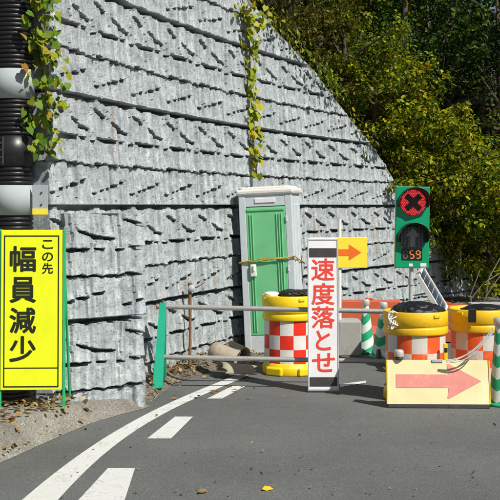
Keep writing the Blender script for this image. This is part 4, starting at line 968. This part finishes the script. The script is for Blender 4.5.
# ------------------------------------------------------------------ broken pipes near the wall, rusty rod with reflector
def shell_pipe(name, label, a, c, R0, R1, t, arc=360, rot=0, group=None, dome=False):
    a, c = Vector(a), Vector(c); d = (c - a).normalized(); u = d.orthogonal().normalized(); 
    up = Vector((0, 0, 1)); u = (up - d * up.dot(d)).normalized(); w = d.cross(u); n = 28; b = MB(); vs = []; m = 6
    rr_ = np.random.default_rng(int(R0 * 1000))
    for k_ in range(m + 1):
        q = k_ / m; R_ = lerp(R0, R1, q)
        for i in range(n + 1):
            an = math.radians(rot + arc * (i / n - .5)); jag = (.02 * rr_.normal() if k_ in (0, m) and arc < 360 else 0)
            p = a.lerp(c, q) + d * jag
            for rad in (R_, R_ - t): vs.append(p + (u * math.cos(an) + w * math.sin(an)) * rad)
    S2 = (n + 1) * 2
    fs_ = []
    for k_ in range(m):
        for i in range(n):
            A = k_ * S2 + i * 2; fs_ += [[A, A + 2, A + S2 + 2, A + S2], [A + 1, A + S2 + 1, A + S2 + 3, A + 3]]
    for k_ in (0, m):
        for i in range(n): A = k_ * S2 + i * 2; fs_.append([A, A + 1, A + 3, A + 2])
    if dome:
        for k_ in range(4):
            for i in range(n + 1):
                an = math.radians(arc * (i / n - .5)); q = (k_ + 1) / 4; rad = R0 * math.cos(q * 1.5); vs.append(a - d * R0 * .55 * math.sin(q * 1.5) + (u * math.cos(an) + w * math.sin(an)) * rad)
        o0 = (m + 1) * S2
        for i in range(n):
            fs_.append([2 * i, 2 * i + 2, o0 + i + 1, o0 + i])
            for k_ in range(3): A = o0 + k_ * (n + 1) + i; fs_.append([A, A + 1, A + n + 2, A + n + 1])
    if arc < 360:
        for i in (0, n):
            for k_ in range(m): A = k_ * S2 + i * 2; fs_.append([A, A + S2, A + S2 + 1, A + 1])
    b.add(vs, fs_, 0, True); return tag(b.build(name, M['clay']), label, 'pipe', group)
g = 'broken pipe pieces by the wall'
shell_pipe('drain_pipe', 'large rounded clay pipe lying leftmost in the pipe pile', at(214, 351, 12.0), at(236, 361, 11.95), .105, .115, .022, 360, 0, g, True)
shell_pipe('drain_pipe', 'smaller clay pipe lying behind the pipe pile against the wall', at(230, 348, 12.5), at(244, 355, 12.3), .085, .09, .02, 360, 0, g, True)
shell_pipe('drain_pipe', 'curved dark pipe shard arching on the ground by the edge line', at(221, 375, 11.75), at(252, 376, 11.85), .14, .12, .02, 150, 0, g)
rod = thing('reflector_rod', 'rusty rod with a round pale reflector in front of the wall', 'marker rod', tuple(Vector((*wallpt(179, 300, .13)[:2], 0))))
b = MB(); hz = wallpt(179, 285, .13).z
b.tube([(0, 0, 0.02), (.006, 0, hz * .5), (0, 0, hz + .03)], [.020, .014, .022], 8); b.tube([(0, -.01, hz - .02), (.08, -.02, hz - .02), (.17, -.03, hz + .04)], [.010, .008, .004], 6); b.build('rod', M['rust'], rod)
b = MB(); Mx = Matrix.Translation((.02, -.03, hz - .035)) @ Matrix.Rotation(math.radians(90), 4, 'X'); b.lathe([(.001, -.006), (.038, -.006), (.040, 0), (.038, .005), (.001, .006)], 28, 0, Mx); b.build('reflector', M['blue'], rod)

# ------------------------------------------------------------------ fallen leaves
r = np.random.default_rng(21); C = []; Nn = []; D = []; szs = []
def scatter(fn, n, lo, hi, zf):
    for _ in range(n):
        p = fn(); C.append((p[0], p[1], zf(p) + r.uniform(.004, .02))); Nn.append(np.array([0, 0, 1]) + r.normal(size=3) * .35); a = r.uniform(0, 6.28); D.append((math.cos(a), math.sin(a), r.normal() * .2)); szs.append(r.uniform(lo, hi))
def vz(x, y):
    ex = float(np.interp(y, [q.y for q in edge[:4]], [q.x for q in edge[:4]])); d = ex - x
    return float(np.interp(d, [0, .06, .14, .2], [0, .05, .19, VZ]))
def on_verge():
    p = gr(r.uniform(-10, 96), r.uniform(402, 458), .15); return p if vz(p.x, p.y) > .02 else on_verge()
scatter(on_verge, 150, .015, .075, lambda p: vz(p[0], p[1]))
def by_sign(): return gr(r.uniform(0, 66), 404 + abs(r.normal()) * 5, VZ * .8)
scatter(by_sign, 130, .03, .08, lambda p: vz(p[0], p[1]))
def bank(px0, px1):
    def f():
        x = r.uniform(px0, px1); L = Lpx(x); wx, wy = WP(L); nx, ny = WN(L); g0 = gr(x, float(np.interp(x, epx, epy)))
        q = min(1.25, abs(r.normal()) * .45 + .08); return (float(lerp(wx + nx * .02, g0.x, q)), float(lerp(wy + ny * .02, g0.y, q)), lerp(.17, .003, min(1, q) ** .8) + .012)
    return f
scatter(bank(146, 262), 380, .025, .07, lambda p: p[2])
scatter(bank(262, 420), 160, .03, .07, lambda p: p[2])
def on_road():
    return gr(r.uniform(60, 500), 375 + 125 * r.uniform() ** .8)
scatter(on_road, 110, .012, .034, lambda p: .003)
scatter(lambda: gr(r.uniform(140, 260), r.uniform(368, 400)), 34, .03, .07, lambda p: .004)
tag(leaves('fallen_leaves', C, D, Nn, np.array(szs), M['leaf_dead'], None, TPL), 'dry brown leaves scattered over verge, wall foot and road', 'fallen leaves', None, 'stuff')
p = gr(262, 491)
lf = leaves('yellow_leaf', [(0, 0, .012), (.03, .012, .016)], [(1, .2, .1), (-.4, 1, 0)], [(.1, -.5, .9), (.2, .1, 1)], np.array([.075, .045]), M['leaf_gold'], None, TPL); lf.location = (p.x, p.y, 0.0)
tag(lf, 'single bright yellow leaf lying on the road', 'leaf')
lf = leaves('brown_leaf', [(0, 0, .012)], [(1, .5, .1)], [(.1, -.4, .9)], np.array([.07]), M['leaf_dead'], None, TPL); p = gr(198, 494); lf.location = (p.x, p.y, 0)
tag(lf, 'dark curled leaf lying on the road near the dashes', 'leaf')
